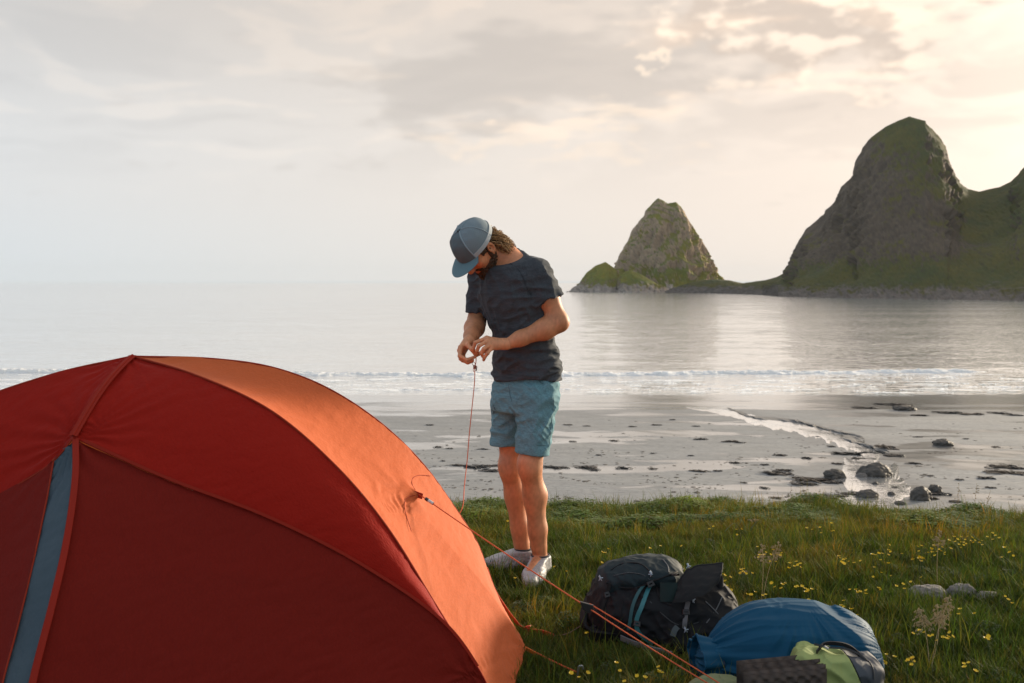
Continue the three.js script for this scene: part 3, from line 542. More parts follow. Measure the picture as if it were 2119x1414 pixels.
// ------------------------------------------------------------------ buttercups and tall seed heads
{
  const petal = (() => { const parts = []; for (let k = 0; k < 5; k++) { const g = grid(3, 3, (u, v, p) => { const w = Math.sin(Math.min(1, u * 1.12) * Math.PI * 0.62 + 0.15) * 0.0062, r = 0.0015 + 0.0115 * u; p.set((v - 0.5) * 2 * w, 0.0075 * u * u + 0.0012 * Math.abs(v - 0.5), r); }); g.rotateY(k * 2 * Math.PI / 5); parts.push(g); } const c = new THREE.SphereGeometry(0.0032, 8, 5); c.scale(1, 0.7, 1); c.translate(0, 0.002, 0); return mergeGeometries([...parts.map((g) => g.toNonIndexed()), c.toNonIndexed()]); })();
  const petalMat = std(0.86, 0.60, 0.015, 0.5, { transmission: 0.3, thickness: 0 }), stemMat = leafMat(0.07, 0.11, 0.025);
  const stem = mergeGeometries([tube([V(0, 0, 0), V(0.006, 0.5, 0.004), V(0, 1, 0)], 0.0012, 8, 5)]);
  const clusters = [[1325, 1385, 45, 16, 6], [1175, 1392, 30, 12, 3], [1215, 1310, 8, 5, 2], [1362, 1394, 8, 5, 3], [1500, 1200, 14, 14, 6], [1560, 1231, 18, 8, 5], [1625, 1212, 26, 8, 9], [1680, 1222, 14, 5, 5], [1590, 1150, 22, 12, 14], [1545, 1185, 18, 8, 8], [1640, 1175, 22, 9, 8], [1745, 1160, 22, 6, 11], [1830, 1145, 22, 9, 12], [1935, 1140, 28, 14, 24], [1985, 1122, 32, 10, 16], [1910, 1160, 14, 5, 6], [2040, 1115, 26, 9, 9], [1780, 1225, 24, 9, 8], [1850, 1215, 20, 9, 4], [1745, 1252, 8, 9, 4], [1770, 1272, 5, 4, 2], [1905, 1310, 20, 10, 6], [1960, 1325, 18, 12, 6], [2045, 1320, 7, 7, 3], [1890, 1365, 26, 14, 7], [2020, 1378, 24, 10, 4], [1836, 1365, 7, 8, 4], [2085, 1240, 10, 9, 3], [2010, 1262, 12, 7, 3], [1130, 1178, 26, 12, 4], [1065, 1197, 5, 4, 1], [1245, 1150, 30, 12, 4], [1080, 1083, 30, 8, 3], [1500, 1100, 50, 8, 5], [1700, 1095, 60, 8, 7], [2090, 1150, 20, 16, 5], [1410, 1125, 40, 10, 3], [1860, 1190, 60, 14, 7], [1670, 1250, 10, 6, 2]];
  const proto = new THREE.Group(), r = mulberry(4);
  const gauss = () => (r() + r() + r() - 1.5) * 1.35;
  let n = 0;
  for (const [cx, cy, sx, sy, k] of clusters) for (let i = 0; i < k; i++) {
    const h = 0.075 + 0.06 * r(), p = groundAt(cx + gauss() * sx, cy + gauss() * sy, h), f = new THREE.Group();
    if (pressed(p.x, -p.z)) continue;
    f.name = numbered('buttercup'); f.position.copy(p); f.rotation.set((r() - 0.5) * 0.25, r() * 6.28, (r() - 0.5) * 0.25);
    const s = new THREE.Mesh(stem, stemMat); s.name = 'stem'; s.scale.set(1, h, 1);
    const b = new THREE.Mesh(petal, petalMat); b.name = 'blossom'; b.position.y = h; const sc = 0.42 + 0.22 * r(); b.scale.setScalar(sc); b.rotation.set((r() - 0.3) * 0.9, 0, (r() - 0.5) * 0.9);
    for (const m of [s, b]) { m.castShadow = m.receiveShadow = true; f.add(m); }
    scene.add(f); tag(f, 'small yellow buttercup flower standing in the meadow grass', 'flower', 'buttercups scattered over the meadow'); n++;
  }
  // tall flowering grasses
  const straw = leafMat(0.50, 0.40, 0.24), green = leafMat(0.15, 0.16, 0.05);
  function seedGrass(px, py, tops, label, mat, dense = 26, droop = 0.05) {
    const base = groundAt(px, py), t = thing('flowering_grass', base), d = -base.z;
    tops.forEach(([tx, ty], k) => {
      const top = at(tx, ty, d - 0.02 + 0.04 * k).sub(base), mid = top.clone().multiplyScalar(0.5).add(V((k - 0.5) * 0.012, 0.02, 0));
      const pts = [V(0, 0, 0), mid, top], c = new THREE.CatmullRomCurve3(pts), H = top.length();
      mesh('stalk', tube(pts, 0.0011, 20, 5), mat, t);
      const bits = [];
      for (let i = 0; i < dense; i++) {
        const u = 1 - 0.34 * Math.pow(r(), 0.8), p = c.getPoint(u), a = r() * 6.28, L = (0.012 + 0.03 * (1 - u) * 3) * (0.4 + 0.8 * r()), q = p.clone().add(V(Math.cos(a) * L, L * 0.5 - droop * L * 6, Math.sin(a) * L));
        bits.push(tube([p, p.clone().lerp(q, 0.5).add(V(0, 0.003, 0)), q], 0.0005, 4, 4));
        for (let j = 0; j < 3; j++) { const s = new THREE.SphereGeometry(1, 5, 4); s.scale(0.0017, 0.0045, 0.0017); s.rotateZ((r() - 0.5) * 1.4); const z = p.clone().lerp(q, 0.55 + 0.45 * r()); s.translate(z.x + (r() - 0.5) * 0.004, z.y + (r() - 0.5) * 0.004, z.z + (r() - 0.5) * 0.004); bits.push(s); }
      }
      mesh('seed_head', mergeGeometries(bits), mat, t);
    });
    return tag(t, label, 'grass', 'tall flowering grasses in the meadow');
  }
  seedGrass(1575, 1258, [[1613, 1122], [1578, 1128]], 'tall pale grass with two seed heads behind the blue sack', straw, 30);
  seedGrass(1925, 1395, [[1966, 1232], [1902, 1258], [1940, 1250]], 'dry straw coloured grass with drooping seed heads before the stones', straw, 46, 0.16);
  seedGrass(1940, 1230, [[1945, 1098]], 'single upright seed head standing behind the pale stones', straw, 26);
  seedGrass(1905, 1215, [[1912, 1125]], 'short seed head among the dense yellow flowers', green, 18);
  seedGrass(1555, 1105, [[1562, 1074]], 'thin seed head above the arching blades at the bank', straw, 14);
  seedGrass(1640, 1060, [[1637, 1006]], 'reddish seed head standing against the sand at the bank', leafMat(0.20, 0.12, 0.07), 16);
  seedGrass(1980, 1085, [[1985, 1000]], 'tall thin seed head standing against the sand, left of a pair', straw, 16);
  seedGrass(2012, 1085, [[2022, 1000], [2050, 1015]], 'two thin seed heads crossing the sand near the picture edge', straw, 16);
  seedGrass(1835, 1395, [[1858, 1310]], 'low seed head beside the end of the blue sack', green, 14);
  // arching broad blades at the bank
  [[1545, 1118, [[1500, 1092], [1530, 1078], [1572, 1098], [1585, 1085], [1560, 1072]]], [1420, 1112, [[1400, 1090], [1440, 1088], [1425, 1080]]]].forEach(([px, py, tips], i) => {
    const base = groundAt(px, py), t = thing('arching_grass', base), d = -base.z;
    tips.forEach(([tx, ty], k) => { const tip = at(tx, ty + 8, d - 0.1 + 0.05 * k).sub(base), mid = tip.clone().multiplyScalar(0.55).add(V(0, 0.07, 0)); mesh('blade', ribbon([V(0, 0, 0), mid, tip], 0.007, 0.001, V(0.2, 0.3, 1), 14), leafMat(0.14, 0.20, 0.07), t); });
    tag(t, ['tuft of broad pale blades arching over at the bank', 'small tuft of arching blades nearer the man at the bank'][i], 'grass', 'arching grass tufts');
  });
}

// ------------------------------------------------------------------ tent
const cordMat = std(0.62, 0.10, 0.025, 0.6);
{
  const base = V(-1.45, 0, -3.8), tent = thing('dome_tent', base);
  tag(tent, 'large orange red dome tent with a blue grey door strip and taut guy lines', 'tent');
  const crinkle = noiseTexture(512, (u, v) => 0.5 + 0.42 * torus(u, v, 3, 4, 2.2) + 0.05 * torus(u, v, 14, 3, 1.5, 12));
  crinkle.repeat.set(1 / 0.9, 1 / 0.9);
  const weave = noiseTexture(256, (u, v) => { const n = 0.93 + 0.07 * torus(u, v, 5, 4) + 0.02 * (rng() - 0.5); return [n, n, n]; }, true);
  weave.repeat.set(1 / 0.35, 1 / 0.35);
  const cloth = (r, g, b) => std(r, g, b, 0.75, { specularIntensity: 0.22, transmission: 0.24, thickness: 0, bumpMap: crinkle, bumpScale: 0.0022, map: weave });
  const fabric = cloth(0.76, 0.172, 0.056), shadedRoof = cloth(0.42, 0.015, 0.006), shadedPorch = cloth(0.245, 0.014, 0.007);   // orange sides; the front shade is put into the red roof and porch colours
  const seamMat = std(0.30, 0.030, 0.012, 0.75, { specularIntensity: 0.3 }), bandMat = std(0.30, 0.020, 0.009, 0.75, { specularIntensity: 0.3 }), stripMat = std(0.040, 0.066, 0.085, 0.62, { bumpMap: crinkle, bumpScale: 0.004 }), poleMat = std(0.35, 0.35, 0.36, 0.35, { metalness: 0.8 });
  const curve = (p) => new THREE.CatmullRomCurve3(p, false, 'centripetal');
  const mx = (p) => V(-2.9 - p.x, p.y, p.z), mz = (p) => V(p.x, p.y, -7.6 - p.z);
  const apex = at(275, 738, 3.8), foot = V(-0.03, 0, -3.30);
  const Apts = [apex, at(400, 775, 3.71), at(560, 850, 3.61), at(700, 970, 3.52), at(800, 1090, 3.457), at(900, 1250, 3.40), at(985, 1390, 3.35), foot];
  const Rpts = [apex, at(440, 743, 3.88), at(560, 760, 3.95), at(670, 800, 4.03), at(780, 870, 4.10), at(870, 955, 4.15), at(940, 1050, 4.20), at(990, 1130, 4.23), at(1012, 1195, 4.245), at(1034, 1250, 4.26)];
  const hub = at(152, 905, 3.45);
  const Spts = [hub, at(340, 990, 3.395), at(560, 1075, 3.36), at(750, 1172, 3.35), at(920, 1292, 3.33), at(990, 1385, 3.32), V(-0.035, 0, -3.305)];
  const A = curve(Apts), R = curve(Rpts), S = curve(Spts), LA = curve(Apts.map(mx)), LR = curve(Apts.map(mx).map(mz));
  const LS = curve([hub, at(110, 955, 3.42), at(0, 1022, 3.40), V(-2.12, 0.58, -3.36), V(-2.47, 0.40, -3.34), V(-2.75, 0.19, -3.30), V(-2.87, 0, -3.305)]);
  const LP = curve([at(110, 955, 3.42), at(0, 1022, 3.40), V(-2.12, 0.58, -3.36), V(-2.47, 0.40, -3.34), V(-2.75, 0.19, -3.30), V(-2.87, 0, -3.305)]);
  const doorR = curve([at(152, 908, 3.45), at(151, 990, 3.34), at(131, 1130, 3.18), at(101, 1260, 3.05), at(62, 1414, 2.94), V(-1.415, 0, -2.80)]);
  const doorL = curve([at(110, 955, 3.42), at(95, 1040, 3.31), at(60, 1200, 3.13), at(30, 1320, 3.02), at(5, 1414, 2.94), V(-1.50, 0, -2.81)]);
  const GR = curve([V(-1.415, 0, -2.80), V(-0.85, 0, -2.93), V(-0.4, 0, -3.1), V(-0.035, 0, -3.305)]), GL = curve([V(-1.50, 0, -2.81), V(-2.05, 0, -2.93), V(-2.5, 0, -3.1), V(-2.87, 0, -3.305)]);
  const corner = at(1088, 1340, 3.80);
  const P = (c, u) => c.getPointAt(clamp(u, 0, 1));
  const tmp = V(0, 0, 0);
  // wrinkles: pulled out from a point, dying away with distance
  const pulls = [
    { c: hub, r: 0.24, k: 23, a: 0.0052 }, { c: apex, r: 0.20, k: 17, a: 0.0042 }, { c: at(985, 1385, 3.35), r: 0.22, k: 9, a: 0.0032 }, { c: corner, r: 0.22, k: 15, a: 0.0045 }, { c: at(850, 1020, 3.75), r: 0.17, k: 19, a: 0.0036 },
  ];
  function wrinkle(g, extra) {
    const a = g.attributes.position, n = g.attributes.normal;
    for (let i = 0; i < a.count; i++) {
      const x = a.getX(i), y = a.getY(i), z = a.getZ(i); let k = 0.0042 * fbm3(x * 3.1, y * 3.1, z * 3.1, 3) + 0.0026 * (1 - Math.abs(N3(x * 5 + y * 4, y * 16 - x * 7, z * 5)));
      for (const p of pulls) { const dx = x - p.c.x, dy = y - p.c.y, dz = z - p.c.z, r = Math.hypot(dx, dy, dz); if (r > p.r * 3) continue; const th = Math.atan2(dy, dx + dz * 0.4); k += p.a * Math.sin(th * p.k + 2.2 * N3(x * 6, y * 6, z * 6)) * Math.exp(-((r / p.r) ** 2)) * sstep(0, 0.04, r); }
      if (extra) k += extra(x, y, z);
      a.setXYZ(i, x + n.getX(i) * k, y + n.getY(i) * k, z + n.getZ(i) * k);
    }
    g.computeVertexNormals(); return g;
  }
  const put = (name, g, m = fabric) => mesh(name, moved(g, base), m, tent);
  const uvM = (p, u, v) => [u * 1.9, v * 0.9];
  // side between the two poles on the right, pegged out at its middle
  const bottom = (v) => { const e = P(R, 1); return v < 0.5 ? foot.clone().lerp(corner, Math.pow(v * 2, 0.85)) : corner.clone().lerp(e, Math.pow((v - 0.5) * 2, 1.15)); };
  const sideAt = (u, v, out) => {
    const a = P(A, u), r = P(R, u), q = a.clone().lerp(r, v), c = bottom(v).sub(P(A, 1).lerp(P(R, 1), v));
    q.addScaledVector(c, Math.pow(u, 3.2)); const b = -0.030 * Math.sin(Math.PI * v) * Math.sin(Math.PI * Math.min(1, u * 1.1)); q.x += b; q.y += b * 0.8; return out ? out.copy(q) : q;
  };
  const guyDir = V(1.02, -0.12, 0.5).normalize(); let gu = 0.6, gv = 0.5, best = 1e9;
  for (let i = 30; i < 90; i++) for (let j = 10; j < 90; j++) { const q = sideAt(i / 100, j / 100), px = CX + q.x / -q.z * F, py = HY + (EYE - q.y) / -q.z * F, e = Math.hypot(px - 838, py - 1016); if (e < best) { best = e; gu = i / 100; gv = j / 100; } }
  const guyBase = sideAt(gu, gv);
  const side = grid(170, 120, (u, v, p) => { sideAt(u, v, p); const r = p.distanceTo(guyBase); p.addScaledVector(guyDir, 0.055 * Math.exp(-r / 0.055)); }, uvM);
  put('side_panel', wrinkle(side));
  // roof over the front, between the pole, the brow and the long seam
  const browAt = (v) => apex.clone().lerp(hub, v).add(V(0, 0.030 * Math.sin(Math.PI * v), 0));
  const roofAt = (cA, cS) => (u, v, p) => { const a = P(cA, u), s = P(cS, u), q = a.lerp(s, v), e = browAt(v).sub(P(cA, 0).lerp(P(cS, 0), v)).multiplyScalar((1 - u) ** 3); q.add(e); const b = 0.020 * Math.sin(Math.PI * v) * Math.sin(Math.PI * u); p.set(q.x, q.y + b * 0.7, q.z + b); };
  put('roof_panel', wrinkle(grid(150, 90, roofAt(A, S), uvM)), shadedRoof);
  put('roof_panel', wrinkle(grid(120, 70, roofAt(LA, LS), uvM)), shadedRoof);
  // porch: from the seam down to the ground, with the door edge at the middle
  const porch = (cS, cG, cD) => (u, v, p) => { const q = P(cS, u).lerp(P(cG, u), v), e = P(cD, v).sub(P(cS, 0).lerp(P(cG, 0), v)).multiplyScalar((1 - u) ** 2); q.add(e); const b = -0.025 * Math.sin(Math.PI * v) * Math.sin(Math.PI * Math.sqrt(u)); p.set(q.x, q.y, q.z + b); };
  put('porch_panel', wrinkle(grid(150, 90, porch(S, GR, doorR), uvM)), shadedPorch);
  put('porch_panel', wrinkle(grid(110, 80, porch(LP, GL, doorL), uvM)), shadedPorch);
  put('door_strip', wrinkle(grid(16, 110, (u, v, p) => { const q = P(doorR, v).lerp(P(doorL, v), u); p.set(q.x + (u - 0.5) * -0.012, q.y, q.z - 0.010 + 0.016 * Math.sin(u * Math.PI) * N2(v * 4, 2)); }, (p, u, v) => [u * 0.1, v * 1.1])), stripMat);
  // back and left, turned away from the camera
  const rearG = curve([V(-1.45, 0, -4.85), V(-0.7, 0, -4.6), V(-0.05, 0.05, -4.265)]), rearL = curve([V(-1.45, 0, -4.85), V(-2.2, 0, -4.6), V(-2.87, 0, -4.30)]);
  const rear = (cR, cG) => (u, v, p) => { const q = P(cR, u).lerp(P(cG, u), v), b = 0.10 * Math.sin(Math.PI * v) * (1 - u); p.set(q.x, q.y + b * 0.3, q.z - b); };
  put('rear_panel', wrinkle(grid(80, 50, rear(R, rearG), uvM)));
  put('rear_panel', wrinkle(grid(80, 50, rear(LR, rearL), uvM)));
  put('side_panel', wrinkle(grid(80, 60, (u, v, p) => { const q = P(LA, u).lerp(P(LR, u), v); p.copy(q); }, uvM)));
  // seams, welts and poles
  const tubeOn = (name, c, r, mat, n = 120, off = V(0, 0, 0), u0 = 0, u1 = 1) => { const pts = []; for (let i = 0; i <= 40; i++) pts.push(P(c, lerp(u0, u1, i / 40)).add(off)); return put(name, tube(pts, r, n, 7), mat); };
  tubeOn('seam', A, 0.0042, seamMat); tubeOn('seam', R, 0.0042, seamMat); tubeOn('seam', LA, 0.0042, seamMat);
  tubeOn('seam', S, 0.0034, shadedRoof); tubeOn('seam', LS, 0.0030, seamMat);
  tubeOn('piping', doorR, 0.0048, bandMat); tubeOn('piping', doorL, 0.0030, seamMat);
  for (const [c, o] of [[A, V(-0.008, -0.012, -0.008)], [R, V(-0.008, -0.012, 0.008)], [LA, V(0.008, -0.012, -0.008)], [LR, V(0.008, -0.012, 0.008)]]) tubeOn('pole', c, 0.005, poleMat, 80, o);
  { // doubled band of cloth over the brow pole, and the welt beside the long seam
    const pts = []; for (let i = 0; i <= 20; i++) pts.push(browAt(i / 20).add(V(0, 0.004, 0.004)));
    put('brow_band', ribbon(pts, 0.030, 0.004, V(1, 0.1, 0), 50), bandMat);
    put('brow_pole', tube(pts.map((p) => p.clone().add(V(0, 0.0015, 0.0005))), 0.0052, 50, 8), bandMat);
    const w = []; for (let i = 0; i <= 30; i++) w.push(P(doorR, i / 30).add(V(0.011, 0, 0.004)));
    put('door_flap', ribbon(w, 0.017, 0.003, V(1, 0, 0.1), 90), bandMat);
    const s2 = []; for (let i = 1; i <= 36; i++) s2.push(P(S, i / 40).add(V(0, 0.007, 0.006))); put('seam_tape', ribbon(s2, 0.010, 0.0015, V(0.3, 1, -0.4), 90), bandMat);
  }
  // guy point: sewn patch, webbing tab, cord, slider and peg
  const guyTip = guyBase.clone().addScaledVector(guyDir, 0.060);
  const onSide = (u, v) => { const p = sideAt(u, v); const r = p.distanceTo(guyBase); return p.addScaledVector(guyDir, 0.055 * Math.exp(-r / 0.055)).add(V(0.003, 0.003, 0.002)); };
  const arc = (du0, dv0, du1, dv1) => { const o = []; for (let i = 0; i <= 16; i++) { const t = i / 16; o.push(onSide(gu + lerp(du0, du1, t) - 0.02 * Math.sin(t * Math.PI), gv + lerp(dv0, dv1, t))); } return o; };
  put('patch_seam', tube(arc(0.045, -0.33, 0.005, 0), 0.0012, 30, 5), seamMat); put('patch_seam', tube(arc(0.005, 0, 0.04, 0.40), 0.0012, 30, 5), seamMat);
  const peg1 = V(0.879, -0.02, -3.18), line = peg1.clone().sub(guyTip), clip = guyTip.clone().addScaledVector(line, 0.035), slide = guyTip.clone().addScaledVector(line, 0.50);
  put('webbing_tab', ribbon([guyBase.clone().addScaledVector(guyDir, 0.02), guyTip.clone().addScaledVector(line, 0.012)], 0.022, 0.003, V(0, 1, 0), 4), seamMat);
  put('toggle', tube([clip.clone().addScaledVector(line, -0.006), clip.clone().addScaledVector(line, 0.012)], 0.0062, 8, 8), std(0.55, 0.55, 0.55, 0.4));
  put('toggle', tube([clip.clone().addScaledVector(line, -0.013), clip.clone().addScaledVector(line, -0.004)], 0.0068, 6, 8), std(0.03, 0.03, 0.03, 0.5));
  const sag = (a, b, s, n = 8) => { const o = []; for (let i = 0; i <= n; i++) { const t = i / n; o.push(a.clone().lerp(b, t).add(V(0, -s * 4 * t * (1 - t), 0))); } return o; };
  put('guy_line', tube(sag(guyTip, slide, 0.004), 0.0024, 30, 6), cordMat);
  put('guy_line', tube(sag(slide, peg1.clone().add(V(0.01, 0.035, 0)), 0.010), 0.0023, 30, 6), cordMat);
  put('guy_line', tube(sag(slide.clone().add(V(0.012, 0.010, 0)), peg1.clone().add(V(0.012, 0.045, 0.01)), -0.003), 0.0023, 30, 6), cordMat);
  put('cord_slider', (() => { const s = new THREE.Shape([[-0.026, 0.006], [0.018, 0.016], [0.026, 0.004], [0.014, -0.014], [-0.010, -0.009]].map(([a, b]) => new THREE.Vector2(a, b))); const g = new THREE.ExtrudeGeometry(s, { depth: 0.008, bevelEnabled: true, bevelSize: 0.002, bevelThickness: 0.002, bevelSegments: 2 }); g.rotateZ(-0.5); g.translate(slide.x, slide.y, slide.z); return g; })(), std(0.015, 0.015, 0.016, 0.4));
  const pegGeo = (p, t) => mergeGeometries([tube([p.clone().add(V(t, 0.05, 0)), p.clone().add(V(-t, -0.1, 0))], 0.004, 4, 8), tube([p.clone().add(V(t, 0.05, 0)), p.clone().add(V(t + 0.012, 0.052, 0)), p.clone().add(V(t + 0.016, 0.04, 0))], 0.004, 8, 8)]);
  put('peg', pegGeo(peg1, 0.012), poleMat);
  const peg2 = at(1192, 1404, 3.62); peg2.y = 0;
  put('guy_line', tube(sag(corner, peg2.clone().add(V(0, 0.03, 0)), 0.002), 0.0034, 20, 6), cordMat);
  put('guy_strap', ribbon([corner.clone().add(V(-0.01, 0, 0)), corner.clone().lerp(peg2, 0.2)], 0.016, 0.002, V(0, 1, 0.3), 6), std(0.75, 0.20, 0.03, 0.6));
  put('peg', pegGeo(peg2, 0.01), poleMat);
  // webbing with its buckle from the pole foot behind, trailing on the grass
  const strap = [at(1006, 1180, 4.20), at(1022, 1225, 4.16), at(1042, 1258, 4.12), at(1062, 1285, 4.09), at(1076, 1300, 4.07), at(1092, 1308, 4.06), at(1120, 1312, 4.05), at(1146, 1321, 4.03)].map((p) => p.add(V(0, 0.008, 0)));
  put('foot_strap', ribbon(strap, 0.020, 0.003, (u) => V(0.6, 0.5 + 0.6 * Math.sin(u * 9), 0.6), 60), std(0.66, 0.085, 0.025, 0.6));
  put('buckle', (() => { const g = new THREE.TorusGeometry(0.014, 0.004, 6, 4); g.rotateX(1.1); g.rotateZ(0.3); const p = strap[5]; g.translate(p.x, p.y + 0.012, p.z); return g; })(), std(0.62, 0.08, 0.03, 0.35));
  put('guy_line', tube([strap[7], strap[7].clone().add(V(0.05, 0.02, 0.03)), strap[7].clone().add(V(0.11, 0.03, -0.03)), strap[7].clone().add(V(0.16, 0.05, -0.05))], 0.0018, 16, 5), std(0.2, 0.12, 0.10, 0.7));
}

// ------------------------------------------------------------------ the man
const D = 4.93, J = (px, py, z = 0) => at(px, py, D - z);
// the first point of a field that the sight line through a direction meets, so that seams lie on the cloth
function onSurface(sdf, px, py, d0 = 4.3, lift = 0.001) { let d = d0; for (let i = 0; i < 200; i++) { const p = at(px, py, d), s = sdf(p.x, p.y, p.z); if (s < lift) return p; d += Math.max(0.0015, s * 0.7); if (d > 6) break; } return at(px, py, d0); }
{
  const base = V(0.06, 0, -4.95), man = thing('person', base);
  tag(man, 'man in grey cap, dark t-shirt and blue shorts looking down at the cord he holds', 'person');
  const skinMat = std(1, 1, 1, 0.55, { vertexColors: true }), put = (name, g, m, parent = man) => mesh(name, parent === man ? moved(g, base) : g, m, parent);
  const fb = V(-0.75, 0, 0.66), lb = V(0.66, 0, 0.75);
  const yOf = (py) => EYE - (py - HY) / F * D;
  const table = (rows) => { const t = rows.map(([py, cx, a, b, cz]) => [yOf(py), (cx - CX) / F * (D - cz), a, b, -(D - cz)]); return (y) => { let i = 1; while (i < t.length - 1 && t[i][0] > y) i++; const A = t[i - 1], B = t[i]; let f = (A[0] - y) / (A[0] - B[0]); f = clamp(f, 0, 1); return [0, 1, 2, 3, 4].map((k) => lerp(A[k], B[k], f)); }; };
  const sweep = (tab, grow = 0) => (x, y, z) => { const [yt, cx, a, b, cz] = tab(y), X = x - cx, Z = z - cz, p = (X * lb.x + Z * lb.z) / (a + grow), q = (X * fb.x + Z * fb.z) / (b + grow), l = Math.hypot(p, q); const s = l < 1e-6 ? -b : l * (l - 1) / Math.hypot(p / (a + grow), q / (b + grow)); const o = Math.abs(y - yt); return o > 1e-6 ? Math.max(s, o) : s; };
  const torsoTab = table([[505, 1042, 0.050, 0.048, 0.035], [516, 1045, 0.082, 0.070, 0.035], [530, 1049, 0.130, 0.095, 0.04], [550, 1053, 0.168, 0.115, 0.045], [578, 1056, 0.190, 0.132, 0.05], [616, 1058, 0.194, 0.140, 0.045], [656, 1069, 0.182, 0.134, 0.03], [690, 1080, 0.176, 0.130, 0.015], [725, 1088, 0.184, 0.138, 0], [750, 1090, 0.196, 0.146, 0], [775, 1089, 0.198, 0.148, 0], [800, 1089, 0.196, 0.146, 0]]);
  const torso = sweep(torsoTab), innerTorso = sweep(torsoTab, -0.028);
  const shL = J(1110, 564, 0.14), elL = J(1157, 667, 0.165), wrL = J(1050, 712, 0.215), shR = J(996, 576, -0.09), elR = J(986, 668, -0.07), wrR = J(972, 704, 0.14);
  const mixp = (a, b, t, off = V(0, 0, 0)) => a.clone().lerp(b, t).add(off);
  const upL = [limb(shL, mixp(shL, elL, 0.5), 0.054, 0.050), limb(mixp(shL, elL, 0.5), elL, 0.050, 0.044), limb(elL, mixp(elL, wrL, 0.28, V(0, -0.004, 0)), 0.044, 0.0485), limb(mixp(elL, wrL, 0.28, V(0, -0.004, 0)), mixp(elL, wrL, 0.75), 0.0485, 0.034), limb(mixp(elL, wrL, 0.75), wrL, 0.034, 0.0275)];
  const upR = [limb(shR, mixp(shR, elR, 0.5), 0.056, 0.050), limb(mixp(shR, elR, 0.5), elR, 0.050, 0.043), limb(elR, mixp(elR, wrR, 0.3), 0.043, 0.047), limb(mixp(elR, wrR, 0.3), mixp(elR, wrR, 0.75), 0.047, 0.034), limb(mixp(elR, wrR, 0.75), wrR, 0.034, 0.0275)];
  // legs
  const hipL = J(1112, 822, 0.085), knL = J(1097, 962, 0.115), anL = J(1118, 1158, 0.045), hipR = J(1060, 822, -0.085), knR = J(1057, 966, -0.075), anR = J(1083, 1152, -0.075);
  const calf = (k, a, s) => { const c = mixp(k, a, 0.33, V(0.012 * s, 0, -0.022)); return [limb(k, c, 0.048, 0.053), limb(c, mixp(k, a, 0.68, V(0.006, 0, -0.008)), 0.053, 0.037), limb(mixp(k, a, 0.68, V(0.006, 0, -0.008)), a, 0.038, 0.035), limb(mixp(k, a, -0.03, V(-0.018, 0, 0.026)), mixp(k, a, 0.05, V(-0.014, 0, 0.030)), 0.034, 0.030), limb(mixp(k, a, 0.05, V(-0.010, 0, 0.022)), mixp(k, a, 0.85, V(-0.006, 0, 0.008)), 0.032, 0.026)]; };
  const legL = [limb(hipL, knL, 0.090, 0.053), ...calf(knL, anL, 0.7)], legR = [limb(hipR, knR, 0.088, 0.052), ...calf(knR, anR, 0.6)];
  const toeL = V(0.085, 0.035, -4.70), toeR = V(-0.125, 0.035, -4.985), heelL = V(anL.x + 0.006, 0.045, anL.z - 0.035), heelR = V(anR.x + 0.035, 0.045, anR.z - 0.004);
  const feet = [limb(anL, heelL, 0.036, 0.034), limb(anL, V(toeL.x, 0.05, toeL.z - 0.06), 0.038, 0.03), limb(anR, heelR, 0.036, 0.034), limb(anR, V(toeR.x + 0.06, 0.05, toeR.z), 0.038, 0.03)];
  // head axes: forward, up (toward the crown), his left
  const f = V(-0.46, -0.84, 0.28).normalize(), u = V(-0.62, 0.52, 0.58); u.addScaledVector(f, -u.dot(f)).normalize(); const l = u.clone().cross(f).normalize();
  const C = J(993, 515, 0.10), Hp = (a, b, c) => C.clone().addScaledVector(f, a).addScaledVector(u, b).addScaledVector(l, c);
  const loc = (x, y, z) => { const X = x - C.x, Y = y - C.y, Z = z - C.z; return [X * f.x + Y * f.y + Z * f.z, X * u.x + Y * u.y + Z * u.z, X * l.x + Y * l.y + Z * l.z]; };
  const neck = limb(Hp(-0.035, -0.035, 0), J(1046, 534, 0.035), 0.058, 0.066), traps = limb(J(1040, 545, 0.03), shL.clone().lerp(J(1046, 534, 0.03), 0.35), 0.055, 0.05);
  const all = (list, k) => (x, y, z) => { let d = list[0](x, y, z); for (let i = 1; i < list.length; i++) d = smin(d, list[i](x, y, z), k); return d; };
  const armL = all(upL, 0.03), armR = all(upR, 0.03), LL = all(legL, 0.040), LR = all(legR, 0.040), FT = all(feet, 0.02), trunk = all([innerTorso, traps, neck], 0.04);
  const bodySdf = (x, y, z) => { let d = trunk(x, y, z); d = smin(d, armL(x, y, z), 0.02); d = smin(d, armR(x, y, z), 0.02); const a = LL(x, y, z), b = LR(x, y, z); d = Math.min(d, a, b, FT(x, y, z)); return Math.max(d, 0.02 - y); };
  const tone = (x, y, z, r = 0.560, g = 0.228, b = 0.106) => { const n = fbm3(x * 9, y * 9, z * 9, 3), m = fbm3(x * 60, y * 26, z * 60, 2), k = 1 + 0.24 * n + 0.26 * m; return [r * k, g * k * (1 - 0.05 * n), b * k * (1 - 0.06 * n)]; };
  const bodyG = nets(bodySdf, V(-0.35, -0.02, -5.25), V(0.45, 1.75, -4.55), 0.0085, (x, y, z) => tone(x, y, z));
  // hands: palm and five jointed fingers each
  const chain = (pts, r0, r1) => pts.slice(1).map((p, i) => limb(pts[i], p, lerp(r0, r1, i / (pts.length - 1)), lerp(r0, r1, (i + 1) / (pts.length - 1))));
